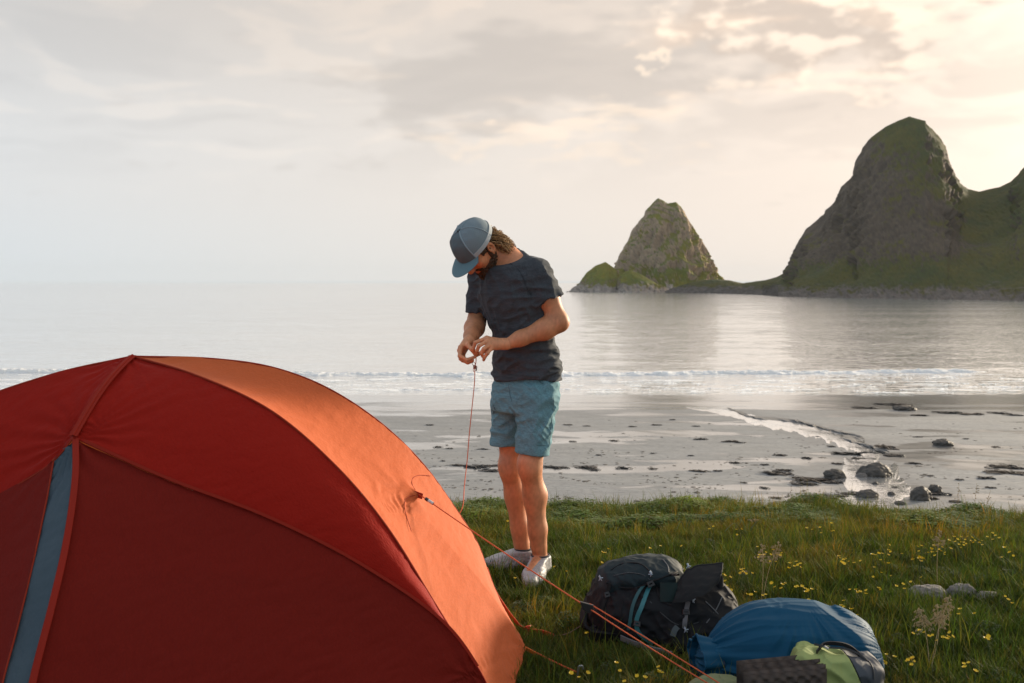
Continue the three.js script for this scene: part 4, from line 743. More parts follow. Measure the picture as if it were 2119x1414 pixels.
  function hand(wrist, kn, fingers, thumb, palmMid) {
    const palm = all([...kn.map((k) => limb(mixp(wrist, k, 0.12), k, 0.0165, 0.0115)), limb(wrist, palmMid, 0.026, 0.019)], 0.016);
    const fs = [...fingers.map((p) => all(chain(p, 0.0100, 0.0076), 0.004)), all(chain(thumb, 0.0130, 0.0088), 0.006)];
    return (x, y, z) => { let d = palm(x, y, z), o = 1e9; for (const q of fs) { const e = q(x, y, z); o = Math.min(o, e); } return smin(d, o, 0.008); };
  }
  const knLp = [J(1007, 700, 0.235), J(1009, 706, 0.250), J(1012, 714, 0.256), J(1016, 721, 0.252)];
  const handL = hand(wrL, knLp, [[knLp[0], J(984, 709, 0.252), J(979, 722, 0.240), J(983, 733, 0.215)], [knLp[1], J(991, 716, 0.274), J(987, 726, 0.262), J(988, 734, 0.235)], [knLp[2], J(1001, 722, 0.282), J(996, 731, 0.274), J(999, 738, 0.255)], [knLp[3], J(1009, 731, 0.272), J(1003, 739, 0.266), J(1001, 745, 0.255)]], [J(1036, 716, 0.195), J(1014, 721, 0.190), J(998, 729, 0.196), J(985, 736, 0.206)], J(1024, 713, 0.232));
  const knRp = [J(953, 719, 0.205), J(951, 725, 0.180), J(953, 731, 0.155), J(957, 735, 0.130)];
  const handR = hand(wrR, knRp, [[knRp[0], J(951, 737, 0.228), J(966, 745, 0.232), J(983, 739, 0.218)], [knRp[1], J(953, 743, 0.198), J(966, 750, 0.203), J(978, 746, 0.200)], [knRp[2], J(957, 746, 0.166), J(968, 751, 0.175), J(977, 748, 0.178)], [knRp[3], J(962, 745, 0.136), J(970, 748, 0.146), J(976, 745, 0.153)]], [J(969, 709, 0.165), J(968, 715, 0.205), J(976, 723, 0.226), J(983, 733, 0.219)], J(961, 716, 0.165));
  const handTone = (x, y, z) => tone(x, y, z, 0.660, 0.285, 0.140);
  const box = (s, lo, hi, c, t) => nets(s, lo, hi, c, t);
  const around = (p, r) => [p.clone().subScalar(r), p.clone().addScalar(r)];
  const handLG = box(handL, ...around(J(1015, 720, 0.235), 0.105), 0.0024, handTone), handRG = box(handR, ...around(J(966, 727, 0.18), 0.105), 0.0024, handTone);
  // head
  const two = (fn) => [fn(1), fn(-1)];
  const headParts = [ellipsoid(Hp(-0.006, 0.048, 0), f, u, l, 0.099, 0.090, 0.078), ellipsoid(Hp(0.034, -0.018, 0), f, u, l, 0.062, 0.086, 0.062), limb(Hp(0.048, -0.078, 0), Hp(0.076, -0.086, 0), 0.030, 0.021), ...two((s) => limb(Hp(0.0, -0.035, 0.052 * s), Hp(0.062, -0.084, 0.018 * s), 0.020, 0.019)), ...two((s) => ellipsoid(Hp(0.066, -0.008, 0.038 * s), f, u, l, 0.024, 0.022, 0.024))];
  const headBase = all(headParts, 0.025), brow = limb(Hp(0.088, 0.034, -0.030), Hp(0.088, 0.034, 0.030), 0.012, 0.012), nose = all([limb(Hp(0.094, 0.020, 0), Hp(0.121, -0.020, 0), 0.008, 0.0125), ...two((s) => ellipsoid(Hp(0.108, -0.024, 0.011 * s), f, u, l, 0.011, 0.008, 0.0075))], 0.008);
  const lips = all([limb(Hp(0.100, -0.050, 0), Hp(0.090, -0.050, 0.022), 0.0055, 0.003), limb(Hp(0.100, -0.050, 0), Hp(0.090, -0.050, -0.022), 0.0055, 0.003), limb(Hp(0.098, -0.059, 0), Hp(0.089, -0.057, 0.019), 0.0065, 0.003), limb(Hp(0.098, -0.059, 0), Hp(0.089, -0.057, -0.019), 0.0065, 0.003)], 0.003);
  const ears = two((s) => { const o = ellipsoid(Hp(-0.014, 0.002, 0.080 * s), f, u, l, 0.021, 0.033, 0.010), h = ellipsoid(Hp(-0.010, 0.004, 0.088 * s), f, u, l, 0.012, 0.020, 0.009), lobe = ellipsoid(Hp(-0.004, -0.026, 0.077 * s), f, u, l, 0.009, 0.011, 0.006); return (x, y, z) => smin(smax(o(x, y, z), -h(x, y, z), 0.004), lobe(x, y, z), 0.006); });
  const sockets = two((s) => ellipsoid(Hp(0.098, 0.013, 0.031 * s), f, u, l, 0.014, 0.010, 0.017)), balls = two((s) => ellipsoid(Hp(0.078, 0.012, 0.031 * s), f, u, l, 0.0125, 0.0115, 0.0125));
  const faceSdf = (x, y, z) => { let d = headBase(x, y, z); d = smin(d, brow(x, y, z), 0.014); for (const s of sockets) d = smax(d, -s(x, y, z), 0.010); d = smin(d, nose(x, y, z), 0.012); d = smin(d, lips(x, y, z), 0.005); for (const b of balls) d = smin(d, b(x, y, z), 0.002); for (const e of ears) d = smin(d, e(x, y, z), 0.006); return smin(d, neck(x, y, z), 0.03); };
  const faceTone = (x, y, z) => {
    const [a, b, c] = loc(x, y, z); let [r, g, bl] = tone(x, y, z, 0.640, 0.265, 0.125);
    if (a > 0.105 || Math.hypot(a - 0.07, b + 0.01, Math.abs(c) - 0.04) < 0.025) { r *= 1.06; g *= 0.86; bl *= 0.82; }
    if (Math.abs(b + 0.0545) < 0.009 && a > 0.086 && Math.abs(c) < 0.024) { r *= 0.85; g *= 0.62; bl *= 0.62; }
    const e = Math.hypot(b - 0.011, (Math.abs(c) - 0.031) * 0.55); if (e < 0.0065 && a > 0.078) return [0.05, 0.035, 0.03];
    if (Math.abs(b - 0.030 - 0.1 * (0.04 - Math.abs(Math.abs(c) - 0.03))) < 0.006 && Math.abs(c) > 0.012 && Math.abs(c) < 0.05 && a > 0.07) return [0.11, 0.06, 0.03];
    return [r, g, bl];
  };
  const headG = nets((x, y, z) => { const [a, b] = loc(x, y, z); return Math.max(faceSdf(x, y, z), -0.14 - b); }, C.clone().subScalar(0.185), C.clone().addScalar(0.185), 0.0028, faceTone);
  const clean = (g) => { const h = g.clone(); return h; };
  put('body', mergeGeometries([bodyG, handLG, handRG, headG].map(clean)), skinMat);

  // beard and hair
  const cheek = (a) => a < 0.004 ? 0.030 : a < 0.022 ? lerp(0.030, -0.034, (a - 0.004) / 0.018) : a < 0.078 ? lerp(-0.034, -0.054, (a - 0.022) / 0.056) : a < 0.084 ? lerp(-0.054, -0.034, (a - 0.078) / 0.006) : -0.034;
  const chinB = all([limb(Hp(0.045, -0.080, 0), Hp(0.074, -0.112, 0), 0.046, 0.034), limb(Hp(0.074, -0.112, 0), Hp(0.086, -0.132, 0), 0.034, 0.026), limb(Hp(0.02, -0.06, 0.04), Hp(0.06, -0.09, 0.02), 0.03, 0.03), limb(Hp(0.02, -0.06, -0.04), Hp(0.06, -0.09, -0.02), 0.03, 0.03)], 0.02);
  const beardSdf = (x, y, z) => { const [a, b, c] = loc(x, y, z), n = 0.0055 * N3(x * 75, y * 75, z * 75) + 0.004 * N3(x * 170 + 9, y * 170, z * 170); let d = smin(headBase(x, y, z) - 0.008, chinB(x, y, z), 0.012) - n; d = smax(d, b - cheek(a) + n, 0.006); d = smax(d, -(a + 0.016) + 0.3 * Math.min(0, b + 0.05), 0.008); const m = Math.max(Math.abs(b + 0.0545) - 0.0075, Math.abs(c) - 0.020); if (a > 0.08) d = smax(d, -m, 0.004); return d; };
  const hairTone = (x, y, z) => { const k = 0.75 + 0.5 * (0.5 + 0.5 * N3(x * 120, y * 120, z * 120)); return [0.070 * k, 0.036 * k, 0.017 * k]; };
  const hairMat = std(1, 1, 1, 0.75, { vertexColors: true });
  put('beard', nets(beardSdf, C.clone().subScalar(0.16), C.clone().addScalar(0.16), 0.0026, hairTone), hairMat);
  const skull = ellipsoid(Hp(-0.008, 0.042, 0), f, u, l, 0.106, 0.096, 0.083);
  const hairSdf = (x, y, z) => { const [a, b, c] = loc(x, y, z), n = 0.007 * N3(x * 40, y * 40, z * 40) + 0.005 * N3(x * 95, y * 95, z * 95); let d = smin(skull(x, y, z), ellipsoidNape(x, y, z), 0.03) - n; d = smax(d, b - 0.052, 0.006); d = smax(d, a - (b > 0.005 ? 0.045 : -0.022), 0.01); return smax(d, -0.085 - b, 0.02); };
  const ellipsoidNape = ellipsoid(Hp(-0.072, -0.030, 0), f, u, l, 0.038, 0.052, 0.060);
  const hr = mulberry(31), strands = [], sc = [];
  for (let i = 0; i < 620; i++) {
    const th = (hr() - 0.5) * 2.5, b0 = 0.050 - 0.115 * Math.pow(hr(), 0.7), R = 0.105 + 0.006 * hr(), p0 = Hp(-Math.cos(th) * R * 0.98, b0, Math.sin(th) * 0.083), L = 0.050 + 0.070 * hr(), pts = [p0], out = V(0, 0, 0).addScaledVector(f, -Math.cos(th)).addScaledVector(l, Math.sin(th)).normalize(), ph = hr() * 6.28, curl = 0.005 + 0.012 * hr();
    for (let k = 1; k <= 6; k++) { const t = k / 6; pts.push(p0.clone().addScaledVector(u, -L * t * 0.85).addScaledVector(out, 0.020 * Math.sin(t * 2.4) + curl * Math.sin(ph + t * 6.5)).addScaledVector(l, curl * Math.cos(ph + t * 5.5)).add(V(0, -0.012 * t * t, 0))); }
    const g = tube(pts, 0.0007 + 0.0011 * hr(), 14, 5), n = g.attributes.position.count, fair = Math.pow(hr(), 0.7), k = 0.8 + 0.6 * hr(), c = [lerp(0.085, 0.42, fair) * k, lerp(0.046, 0.255, fair) * k, lerp(0.020, 0.105, fair) * k], arr = new Float32Array(n * 3); for (let q = 0; q < n; q++) arr.set(c, q * 3); g.setAttribute('color', new THREE.BufferAttribute(arr, 3)); strands.push(g);
  }
  put('hair', mergeGeometries([nets(hairSdf, C.clone().subScalar(0.17), C.clone().addScalar(0.17), 0.003, hairTone), ...strands]), hairMat);

  // cap
  {
    const cap = new THREE.Group(); cap.name = 'cap'; man.add(cap); const putC = (n, g, m) => mesh(n, moved(g, base), m, cap);
    const O = [-0.004, 0.040]; // centre in forward / up
    const capAt = (th, ph, k = 0) => { const s = Math.pow(Math.max(0, Math.sin(th)), 0.80), c = Math.sign(Math.cos(th)) * Math.pow(Math.abs(Math.cos(th)), 0.92), cf = Math.cos(ph), front = sstep(0.2, 1, cf), crease = 0.003 * Math.sin(th * 2) * N3(ph * 1.5, th * 2, 4); return Hp(O[0] + (cf > 0 ? 0.118 : 0.120) * cf * s * (1 + 0.02 * front) + k * cf, O[1] + (0.116 + 0.010 * front * s) * c - 0.006 * front * (1 - c) + k * 0.6, 0.099 * Math.sin(ph) * s + k * Math.sin(ph)).addScaledVector(u, crease).addScaledVector(f, -0.006 * (1 - c) * 0); };
    const th1 = (ph) => lerp(1.56, 1.50, sstep(-0.2, 1, Math.cos(ph)));
    const panel = (p0, p1) => grid(40, 30, (a, b, p) => { const ph = lerp(p0, p1, a), th = lerp(0.02, th1(ph), b); p.copy(capAt(th, ph)); }, (p, a, b) => [a * 0.2, b * 0.16]);
    const frontM = std(0.105, 0.140, 0.155, 0.85), meshM = std(0.19, 0.24, 0.265, 0.9), brimM = std(0.120, 0.215, 0.245, 0.8), pipeM = std(0.26, 0.33, 0.37, 0.8);
    const mt = noiseTexture(128, (x, y) => { const c = (Math.sin(x * 6.283 * 16) > 0.1) !== (Math.sin(y * 6.283 * 16) > 0.1); return c ? 0.35 : 1; }); mt.repeat.set(5, 5); meshM.bumpMap = mt; meshM.bumpScale = 0.0006;
    const a0 = 0.86;
    putC('front_panel', panel(-a0, a0), frontM); putC('mesh_panel', panel(a0, Math.PI), meshM); putC('mesh_panel', panel(-Math.PI, -a0), meshM);
    for (const ph of [a0, -a0, Math.PI, a0 + 1.14, -a0 - 1.14]) { const pts = []; for (let i = 0; i <= 20; i++) pts.push(capAt(lerp(0.05, th1(ph), i / 20), ph, 0.001)); putC('piping', tube(pts, Math.abs(ph) === a0 ? 0.0034 : 0.0022, 30, 6), pipeM); }
    { const pts = []; for (let i = 0; i <= 60; i++) { const ph = lerp(a0, 2 * Math.PI - a0, i / 60); pts.push(capAt(th1(ph) - 0.08, ph, 0.0012)); } putC('rear_band', ribbon(pts, 0.022, 0.002, u, 80), std(0.42, 0.46, 0.48, 0.85)); }
    const bt = new THREE.SphereGeometry(0.0075, 12, 8), bp = capAt(0.02, 0, 0.003); bt.scale(1, 0.7, 1); bt.translate(bp.x, bp.y, bp.z); putC('button', bt, std(0.05, 0.06, 0.065, 0.7));
    // brim: a curved board
    const brimPt = (a, b, t) => { const ph = lerp(-0.98, 0.98, a), e = capAt(th1(ph), ph), reach = 0.074 * Math.pow(Math.max(0, Math.cos(ph * 1.5)), 0.42) * b, sag = -0.010 * Math.pow(Math.abs(a - 0.5) * 2, 2) * b - 0.10 * reach; return e.addScaledVector(f, reach * (0.97 - 0.0 * Math.abs(ph))).addScaledVector(l, Math.sin(ph) * 0.010 * b).addScaledVector(u, sag + t); };
    const top = grid(40, 16, (a, b, p) => p.copy(brimPt(a, b, 0.0016))), bot = grid(40, 16, (a, b, p) => p.copy(brimPt(a, b, -0.0016))), rim = []; for (let i = 0; i <= 40; i++) rim.push(brimPt(i / 40, 1, 0));
    putC('brim', mergeGeometries([top.toNonIndexed(), bot.toNonIndexed()]), brimM); putC('brim_edge', tube(rim, 0.0022, 60, 6), brimM);
  }

  // t-shirt
  const fold = (x, y, z) => { const w = sstep(yOf(650), yOf(760), y), n = 1 - Math.abs(N3(x * 5 + y * 3, y * 13 - x * 5, z * 5)), m = 1 - Math.abs(N3(x * 9 - y * 4, y * 24, z * 9 + 3)), tw = 1 - Math.abs(N3(x * 11 + 4, y * 5 + x * 6, z * 11)); return (n - 0.55) * lerp(0.010, 0.019, w) + (m - 0.6) * lerp(0.002, 0.007, w) + (tw - 0.6) * 0.010 * (1 - w); };
  const slv = (s, e, t1, r0, r1) => { const B = s.clone().lerp(e, t1 + 0.06), k = limb(s, B, r0, r1), n = e.clone().sub(s).normalize(), o = s.clone().lerp(e, t1); return (x, y, z) => smax(k(x, y, z), (x - o.x) * n.x + (y - o.y) * n.y + (z - o.z) * n.z, 0.004); };
  const slL = slv(shL, elL, 0.57, 0.074, 0.073), slR = slv(shR, elR, 0.80, 0.068, 0.060);
  const colC = J(1037, 536, 0.055), colN = V(-0.34, 0.86, 0.36).normalize();
  const hemY = (x) => yOf(784) + 0.05 * Math.max(0, x - 0.13) + 0.012 * Math.sin(x * 18);
  const shirtSdf = (x, y, z) => { let d = smin(torso(x, y, z), traps(x, y, z) - 0.006, 0.03); d = smin(d, slL(x, y, z), 0.030); d = smin(d, slR(x, y, z), 0.030); d -= fold(x, y, z) - 0.002; d = smax(d, hemY(x) - y, 0.006); const h = (x - colC.x) * colN.x + (y - colC.y) * colN.y + (z - colC.z) * colN.z; d = smax(d, h, 0.004); const r = Math.hypot(x - colC.x, y - colC.y, z - colC.z); return r < 0.12 ? smax(d, -(neck(x, y, z) - 0.008), 0.005) : d; };
  const heather = noiseTexture(256, (a, b) => { const n = 0.84 + 0.16 * torus(a, b, 4, 3) + 0.16 * (rng() - 0.5); return [n, n, n]; }, true); heather.repeat.set(1 / 0.25, 1 / 0.25);
  const shirtM = std(0.068, 0.080, 0.094, 0.9, { map: heather, sheen: 0.8, sheenRoughness: 0.5, sheenColor: new THREE.Color(0.25, 0.3, 0.36) });
  const shirt = put('t_shirt', nets(shirtSdf, V(-0.32, yOf(800), -5.25), V(0.40, yOf(495), -4.55), 0.0062), shirtM);
  const sewn = (sdf, list, r, m, name, parent) => mesh(name, moved(tube(list.map(([a, b]) => onSurface(sdf, a, b)), r, 40, 5), base), m, parent);
  sewn(shirtSdf, [[1046, 540], [1060, 548], [1074, 560], [1084, 578], [1090, 596], [1100, 612]], 0.0014, std(0.018, 0.023, 0.03, 0.9), 'seam', shirt);
  sewn(shirtSdf, [[1117, 631], [1128, 627], [1142, 619], [1156, 608]], 0.0013, std(0.018, 0.023, 0.03, 0.9), 'hem', shirt);
  { const pts = [], e1 = V(0.9, 0.36, 0).addScaledVector(colN, -V(0.9, 0.36, 0).dot(colN)).normalize(), e2 = colN.clone().cross(e1); const mid = (a) => { let lo = 0.02, hi = 0.14; for (let i = 0; i < 24; i++) { const m = (lo + hi) / 2, p = colC.clone().addScaledVector(e1, Math.cos(a) * m).addScaledVector(e2, Math.sin(a) * m).addScaledVector(colN, -0.004); if (neck(p.x, p.y, p.z) < 0.0095) lo = m; else hi = m; } return colC.clone().addScaledVector(e1, Math.cos(a) * lo).addScaledVector(e2, Math.sin(a) * lo); }; for (let i = 0; i < 36; i++) pts.push(mid(i / 36 * 6.2832)); const cg = new THREE.TubeGeometry(new THREE.CatmullRomCurve3(pts, true), 90, 0.0075, 8, true); mesh('collar', moved(cg, base), std(0.036, 0.045, 0.056, 0.9), shirt); }

  // shorts
  const hipTab = table([[760, 1089, 0.170, 0.122, 0], [778, 1089, 0.175, 0.126, 0], [792, 1089, 0.190, 0.141, 0], [815, 1087, 0.193, 0.145, 0], [850, 1084, 0.188, 0.140, 0], [880, 1082, 0.16, 0.12, 0]]), hips = sweep(hipTab);
  const lgL = limb(hipL, J(1101, 945, 0.105), 0.100, 0.083), lgR = limb(hipR, J(1045, 940, -0.080), 0.098, 0.080);
  const crotch = yOf(852);
  const sfold = (x, y, z) => { const n = 1 - Math.abs(N3(x * 5 + y * 5, y * 11 - x * 9, z * 5 + 20)), m = 1 - Math.abs(N3(x * 10, y * 19 + x * 14, z * 10 + 2)); return ((n - 0.6) * 0.0120 + (m - 0.62) * 0.0045) * lerp(0.45, 1, sstep(yOf(930), yOf(895), y)); };
  const shortsSdf = (x, y, z) => { const h = smax(hips(x, y, z), crotch - y, 0.03), a = smax(lgL(x, y, z), yOf(931) - 0.10 * (x - 0.1) - y, 0.004), b = smax(lgR(x, y, z), yOf(926) - y, 0.004); let d = smin(h, Math.min(a, b), 0.018) - sfold(x, y, z); return smax(d, y - yOf(764), 0.004); };
  const shortsM = std(0.175, 0.390, 0.465, 0.88, { map: heather, sheen: 0.25, sheenColor: new THREE.Color(0.3, 0.4, 0.45) });
  const shorts = put('shorts', nets(shortsSdf, V(-0.25, yOf(960), -5.25), V(0.38, yOf(750), -4.6), 0.0058), shortsM);
  const stitch = std(0.07, 0.15, 0.18, 0.9);
  sewn(shortsSdf, [[1140, 788], [1146, 830], [1142, 870], [1136, 925]], 0.0016, stitch, 'seam', shorts); sewn(shortsSdf, [[1070, 918], [1090, 921], [1112, 922], [1134, 921]], 0.0012, stitch, 'hem', shorts); sewn(shortsSdf, [[1016, 916], [1030, 918], [1048, 917]], 0.0012, stitch, 'hem', shorts); sewn(shortsSdf, [[1052, 796], [1056, 820], [1064, 845]], 0.0014, stitch, 'fly', shorts); sewn(shortsSdf, [[1112, 786], [1125, 795], [1140, 797]], 0.0014, stitch, 'pocket', shorts); sewn(shortsSdf, [[1020, 838], [1024, 846], [1020, 856]], 0.0022, stitch, 'pocket', shorts);

  // shoes: soft silvery slip-ons
  const shoeM = std(0.55, 0.55, 0.56, 0.5, { map: heather }), soleM = std(0.20, 0.19, 0.18, 0.8);
  for (const [heel, toe, an] of [[heelL, toeL, anL], [heelR, toeR, anR]]) {
    const mid = heel.clone().lerp(toe, 0.55), inst = V(an.x, 0.105, an.z).lerp(V(toe.x, 0.07, toe.z), 0.35), ball = heel.clone().lerp(toe, 0.72);
    const up = all([limb(heel, mid, 0.043, 0.043), limb(ball, toe, 0.048, 0.034), limb(mid, ball, 0.043, 0.048), limb(V(an.x, 0.10, an.z), inst, 0.046, 0.036), limb(heel, V(an.x, 0.11, an.z).lerp(heel.clone().setY(0.11), 0.5), 0.042, 0.042)], 0.03);
    const cut = (x, y, z) => { const n = 0.0022 * (1 - Math.abs(N3(x * 22, y * 40, z * 22))); return smax(smax(up(x, y, z) - n, 0.008 - y, 0.008), y - 0.118 + 0.3 * Math.hypot(x - an.x, z - an.z), 0.006); };
    const lo = V(Math.min(heel.x, toe.x) - 0.08, -0.01, Math.min(heel.z, toe.z) - 0.08), hi = V(Math.max(heel.x, toe.x) + 0.08, 0.16, Math.max(heel.z, toe.z) + 0.08);
    const shoe = put('shoe', nets(cut, lo, hi, 0.0042), shoeM);
    { const tg = new THREE.TorusGeometry(0.043, 0.0045, 6, 26); tg.rotateX(Math.PI / 2); tg.translate(an.x - base.x, 0.108, an.z - base.z); mesh('shoe_collar', tg, std(0.05, 0.05, 0.055, 0.8), shoe); }
    const solid = (x, y, z) => smax(smax(up(x, y, z) - 0.003, y - 0.020, 0.003), 0.002 - y, 0.003); mesh('sole', moved(nets(solid, lo, hi, 0.005), base), soleM, shoe);
  }
}
{ // the cord he is knotting, tied to the back of the tent
  const h = J(985, 736, 0.216), base = at(948, 1068, 4.30), t = thing('guy_cord', base); tag(t, 'thin orange cord hanging from the man\'s hands to the back of the tent', 'cord');
  const k = J(983, 760, 0.215);
  const pts = [h, J(985, 748, 0.215), k, at(982, 790, 4.70), at(976, 850, 4.65), at(971, 900, 4.58), at(967, 950, 4.50), at(961, 1005, 4.40), at(957, 1050, 4.33), base.clone()];
  mesh('line', tube(pts, 0.0021, 120, 6, base), cordMat, t);
  const kn = new THREE.TorusKnotGeometry(0.006, 0.0022, 60, 6, 2, 3); kn.translate(k.x - base.x, k.y - base.y, k.z - base.z); mesh('knot', kn, std(0.30, 0.06, 0.02, 0.7), t);
  mesh('loop', tube([k, J(977, 753, 0.215), J(979, 749, 0.217), J(984, 754, 0.216), k], 0.0014, 24, 5, base), std(0.25, 0.07, 0.03, 0.7), t);
  mesh('loop', tube([k, J(986, 764, 0.218), J(985, 768, 0.217)], 0.0030, 10, 6, base), std(0.10, 0.035, 0.02, 0.6), t);
  mesh('tail', tube([k, J(979, 764, 0.22), J(981, 771, 0.22)], 0.0014, 10, 5, base), cordMat, t);
}

// ------------------------------------------------------------------ backpack, sacks and sleeping pad on the grass
const EX = V(1, 0, 0), EY = V(0, 1, 0), EZ = V(0, 0, 1);
{
  const base = V(0.60, 0, -4.03), pack = thing('backpack', base); tag(pack, 'black hiking backpack lying open on the grass with teal straps', 'backpack');
  const put = (n, g, m, parent = pack) => mesh(n, moved(g, base), m, parent);
  const e = (px, py, d, a, b, c) => ellipsoid(at(px, py, d), EX, EY, EZ, a, b, c);
  const wr = (x, y, z, k) => (1 - Math.abs(N3(x * 7, y * 9 + x * 5, z * 7)) - 0.6) * 0.014 * k + (1 - Math.abs(N3(x * 17 + 3, y * 20, z * 17)) - 0.6) * 0.006 * k;
  const vols = [e(1268, 1262, 4.08, 0.115, 0.150, 0.150), e(1325, 1262, 4.05, 0.150, 0.155, 0.160), e(1410, 1275, 4.02, 0.170, 0.150, 0.160), e(1478, 1275, 4.02, 0.095, 0.135, 0.140), limb(at(1400, 1335, 3.92), at(1470, 1322, 3.92), 0.07, 0.08)];
  const main = (x, y, z) => { let d = vols[0](x, y, z); for (let i = 1; i < vols.length; i++) d = smin(d, vols[i](x, y, z), 0.05); return smax(d - wr(x, y, z, 1), 0.004 - y, 0.02); };
  const black = std(0.010, 0.011, 0.013, 0.75, { specularIntensity: 0.5 }), slate = std(0.014, 0.026, 0.031, 0.7, { specularIntensity: 0.5 }), darkGrey = std(0.014, 0.015, 0.016, 0.75, { specularIntensity: 0.5 }), teal = std(0.028, 0.165, 0.185, 0.6), pale = std(0.38, 0.45, 0.52, 0.6), grey = std(0.12, 0.125, 0.13, 0.7);
  const body = put('pack_body', nets(main, V(0.30, -0.01, -4.32), V(0.98, 0.36, -3.72), 0.0058), black);
  const lidV = [e(1300, 1190, 4.07, 0.100, 0.060, 0.120), e(1355, 1183, 4.07, 0.115, 0.062, 0.130), e(1258, 1205, 4.07, 0.05, 0.06, 0.10)];
  const lid = (x, y, z) => { let d = lidV[0](x, y, z); d = smin(d, lidV[1](x, y, z), 0.05); d = smin(d, lidV[2](x, y, z), 0.05); return d - wr(x, y, z, 0.6); };
  const lidM = put('lid', nets(lid, V(0.28, 0.10, -4.3), V(0.85, 0.40, -3.8), 0.0055), slate);
  const on = (sdf, px, py) => onSurface(sdf, px, py, 3.3, 0.0015);
  const both = (x, y, z) => Math.min(main(x, y, z), lid(x, y, z));
  const line = (sdf, list, r, m, n, parent) => put(n, tube(list.map(([a, b]) => on(sdf, a, b)), r, 50, 6), m, parent);
  const band = (sdf, list, w, m, n, parent = pack) => { const p = list.map(([a, b]) => on(sdf, a, b).add(V(0, 0.003, 0.004))); return put(n, ribbon(p, w, 0.003, (t) => V(1, 0.25, 0.2), 60), m, parent); };
  line(both, [[1254, 1206], [1285, 1216], [1320, 1216], [1352, 1203], [1392, 1188], [1414, 1178]], 0.0042, darkGrey, 'lid_rim', lidM);
  line(both, [[1264, 1180], [1285, 1168], [1320, 1166], [1340, 1178], [1350, 1195]], 0.0024, black, 'seam', lidM); line(both, [[1372, 1158], [1382, 1172], [1384, 1185]], 0.0024, grey, 'seam', lidM);
  band(main, [[1350, 1203], [1340, 1224], [1328, 1256], [1317, 1285], [1320, 1308], [1334, 1322], [1351, 1334]], 0.017, teal, 'compression_strap');
  band(main, [[1341, 1203], [1322, 1226], [1309, 1256], [1303, 1290], [1300, 1305]], 0.013, std(0.018, 0.085, 0.095, 0.65), 'compression_strap');
  band(both, [[1262, 1208], [1256, 1230], [1245, 1262], [1238, 1292]], 0.014, darkGrey, 'strap');
  band(main, [[1424, 1246], [1420, 1265], [1417, 1290], [1416, 1302]], 0.018, grey, 'strap'); band(main, [[1402, 1298], [1396, 1306], [1392, 1318]], 0.022, std(0.045, 0.065, 0.07, 0.6), 'strap');
  for (const [px, py, d] of [[1242, 1196, 3.98], [1347, 1188, 0], [1424, 1171, 3.99], [1433, 1243, 0], [1418, 1304, 0]]) {
    const p = d ? at(px, py, d) : on(both, px, py).add(V(0, 0.004, 0.006)); const a = [];
    for (let k = 0; k < 3; k++) { const t = k * 1.05 + px; a.push(tube([p.clone().add(V(Math.cos(t) * 0.011, Math.sin(t) * 0.012, 0.003)), p.clone().add(V(0, 0, 0.006)), p.clone().add(V(-Math.cos(t + 1.1) * 0.006, -Math.sin(t + 0.4) * 0.011, 0.002))], 0.0022, 8, 5)); }
    put('cord_knot', mergeGeometries(a), pale);
  }
  const buckle = (px, py, w, h, turn) => { const p = on(both, px, py).add(V(0, 0.004, 0.007)), sh = new THREE.Shape(); sh.moveTo(-w, -h); sh.lineTo(w, -h); sh.lineTo(w * 0.85, h); sh.lineTo(-w * 0.85, h); sh.closePath(); const hole = new THREE.Path(); hole.moveTo(-w * 0.5, -h * 0.3); hole.lineTo(w * 0.5, -h * 0.3); hole.lineTo(w * 0.5, h * 0.3); hole.lineTo(-w * 0.5, h * 0.3); hole.closePath(); sh.holes.push(hole); const g = new THREE.ExtrudeGeometry(sh, { depth: 0.004, bevelEnabled: true, bevelSize: 0.0012, bevelThickness: 0.0012, bevelSegments: 1 }); g.rotateZ(turn); g.rotateX(-0.35); g.translate(p.x, p.y, p.z); put('buckle', g, std(0.012, 0.012, 0.013, 0.35)); };
  buckle(1346, 1210, 0.014, 0.010, 0.4); buckle(1318, 1292, 0.013, 0.009, -0.2); buckle(1256, 1232, 0.011, 0.009, 0.3); buckle(1419, 1268, 0.013, 0.009, 0);
  line(both, [[1270, 1192], [1300, 1186], [1330, 1190], [1345, 1200]], 0.0018, std(0.05, 0.055, 0.06, 0.4), 'zip', lidM); line(main, [[1250, 1250], [1262, 1280], [1282, 1305], [1300, 1318]], 0.0022, darkGrey, 'seam', body); line(main, [[1345, 1245], [1375, 1275], [1400, 1292], [1440, 1290], [1478, 1268]], 0.0020, std(0.04, 0.043, 0.046, 0.5), 'zip', body); line(main, [[1290, 1240], [1285, 1275], [1290, 1310]], 0.0020, darkGrey, 'seam', body);
  line(main, [[1460, 1245], [1478, 1262], [1498, 1285]], 0.0022, grey, 'bungee_cord', body); line(main, [[1495, 1235], [1482, 1262], [1462, 1290]], 0.0022, grey, 'bungee_cord', body);
  // the front pocket stands open under its raised flap
  const low = new THREE.CatmullRomCurve3([at(1390, 1250, 3.87), at(1425, 1243, 3.855), at(1462, 1228, 3.86), at(1484, 1208, 3.90)]), top = new THREE.CatmullRomCurve3([at(1402, 1208, 3.93), at(1424, 1180, 3.955), at(1452, 1170, 3.965), at(1495, 1166, 3.975)]);
  const flapAt = (a, b, t) => { const p = low.getPoint(a).lerp(top.getPoint(a), b); p.z += 0.020 * Math.sin(b * Math.PI) + t; p.y += 0.004 * N2(a * 4, b * 4); return p; };
  const flap = put('pocket_flap', mergeGeometries([grid(30, 20, (a, b, p) => p.copy(flapAt(a, b, 0.003))), grid(30, 20, (a, b, p) => p.copy(flapAt(a, b, -0.003)))].map((g) => g.toNonIndexed())), darkGrey);
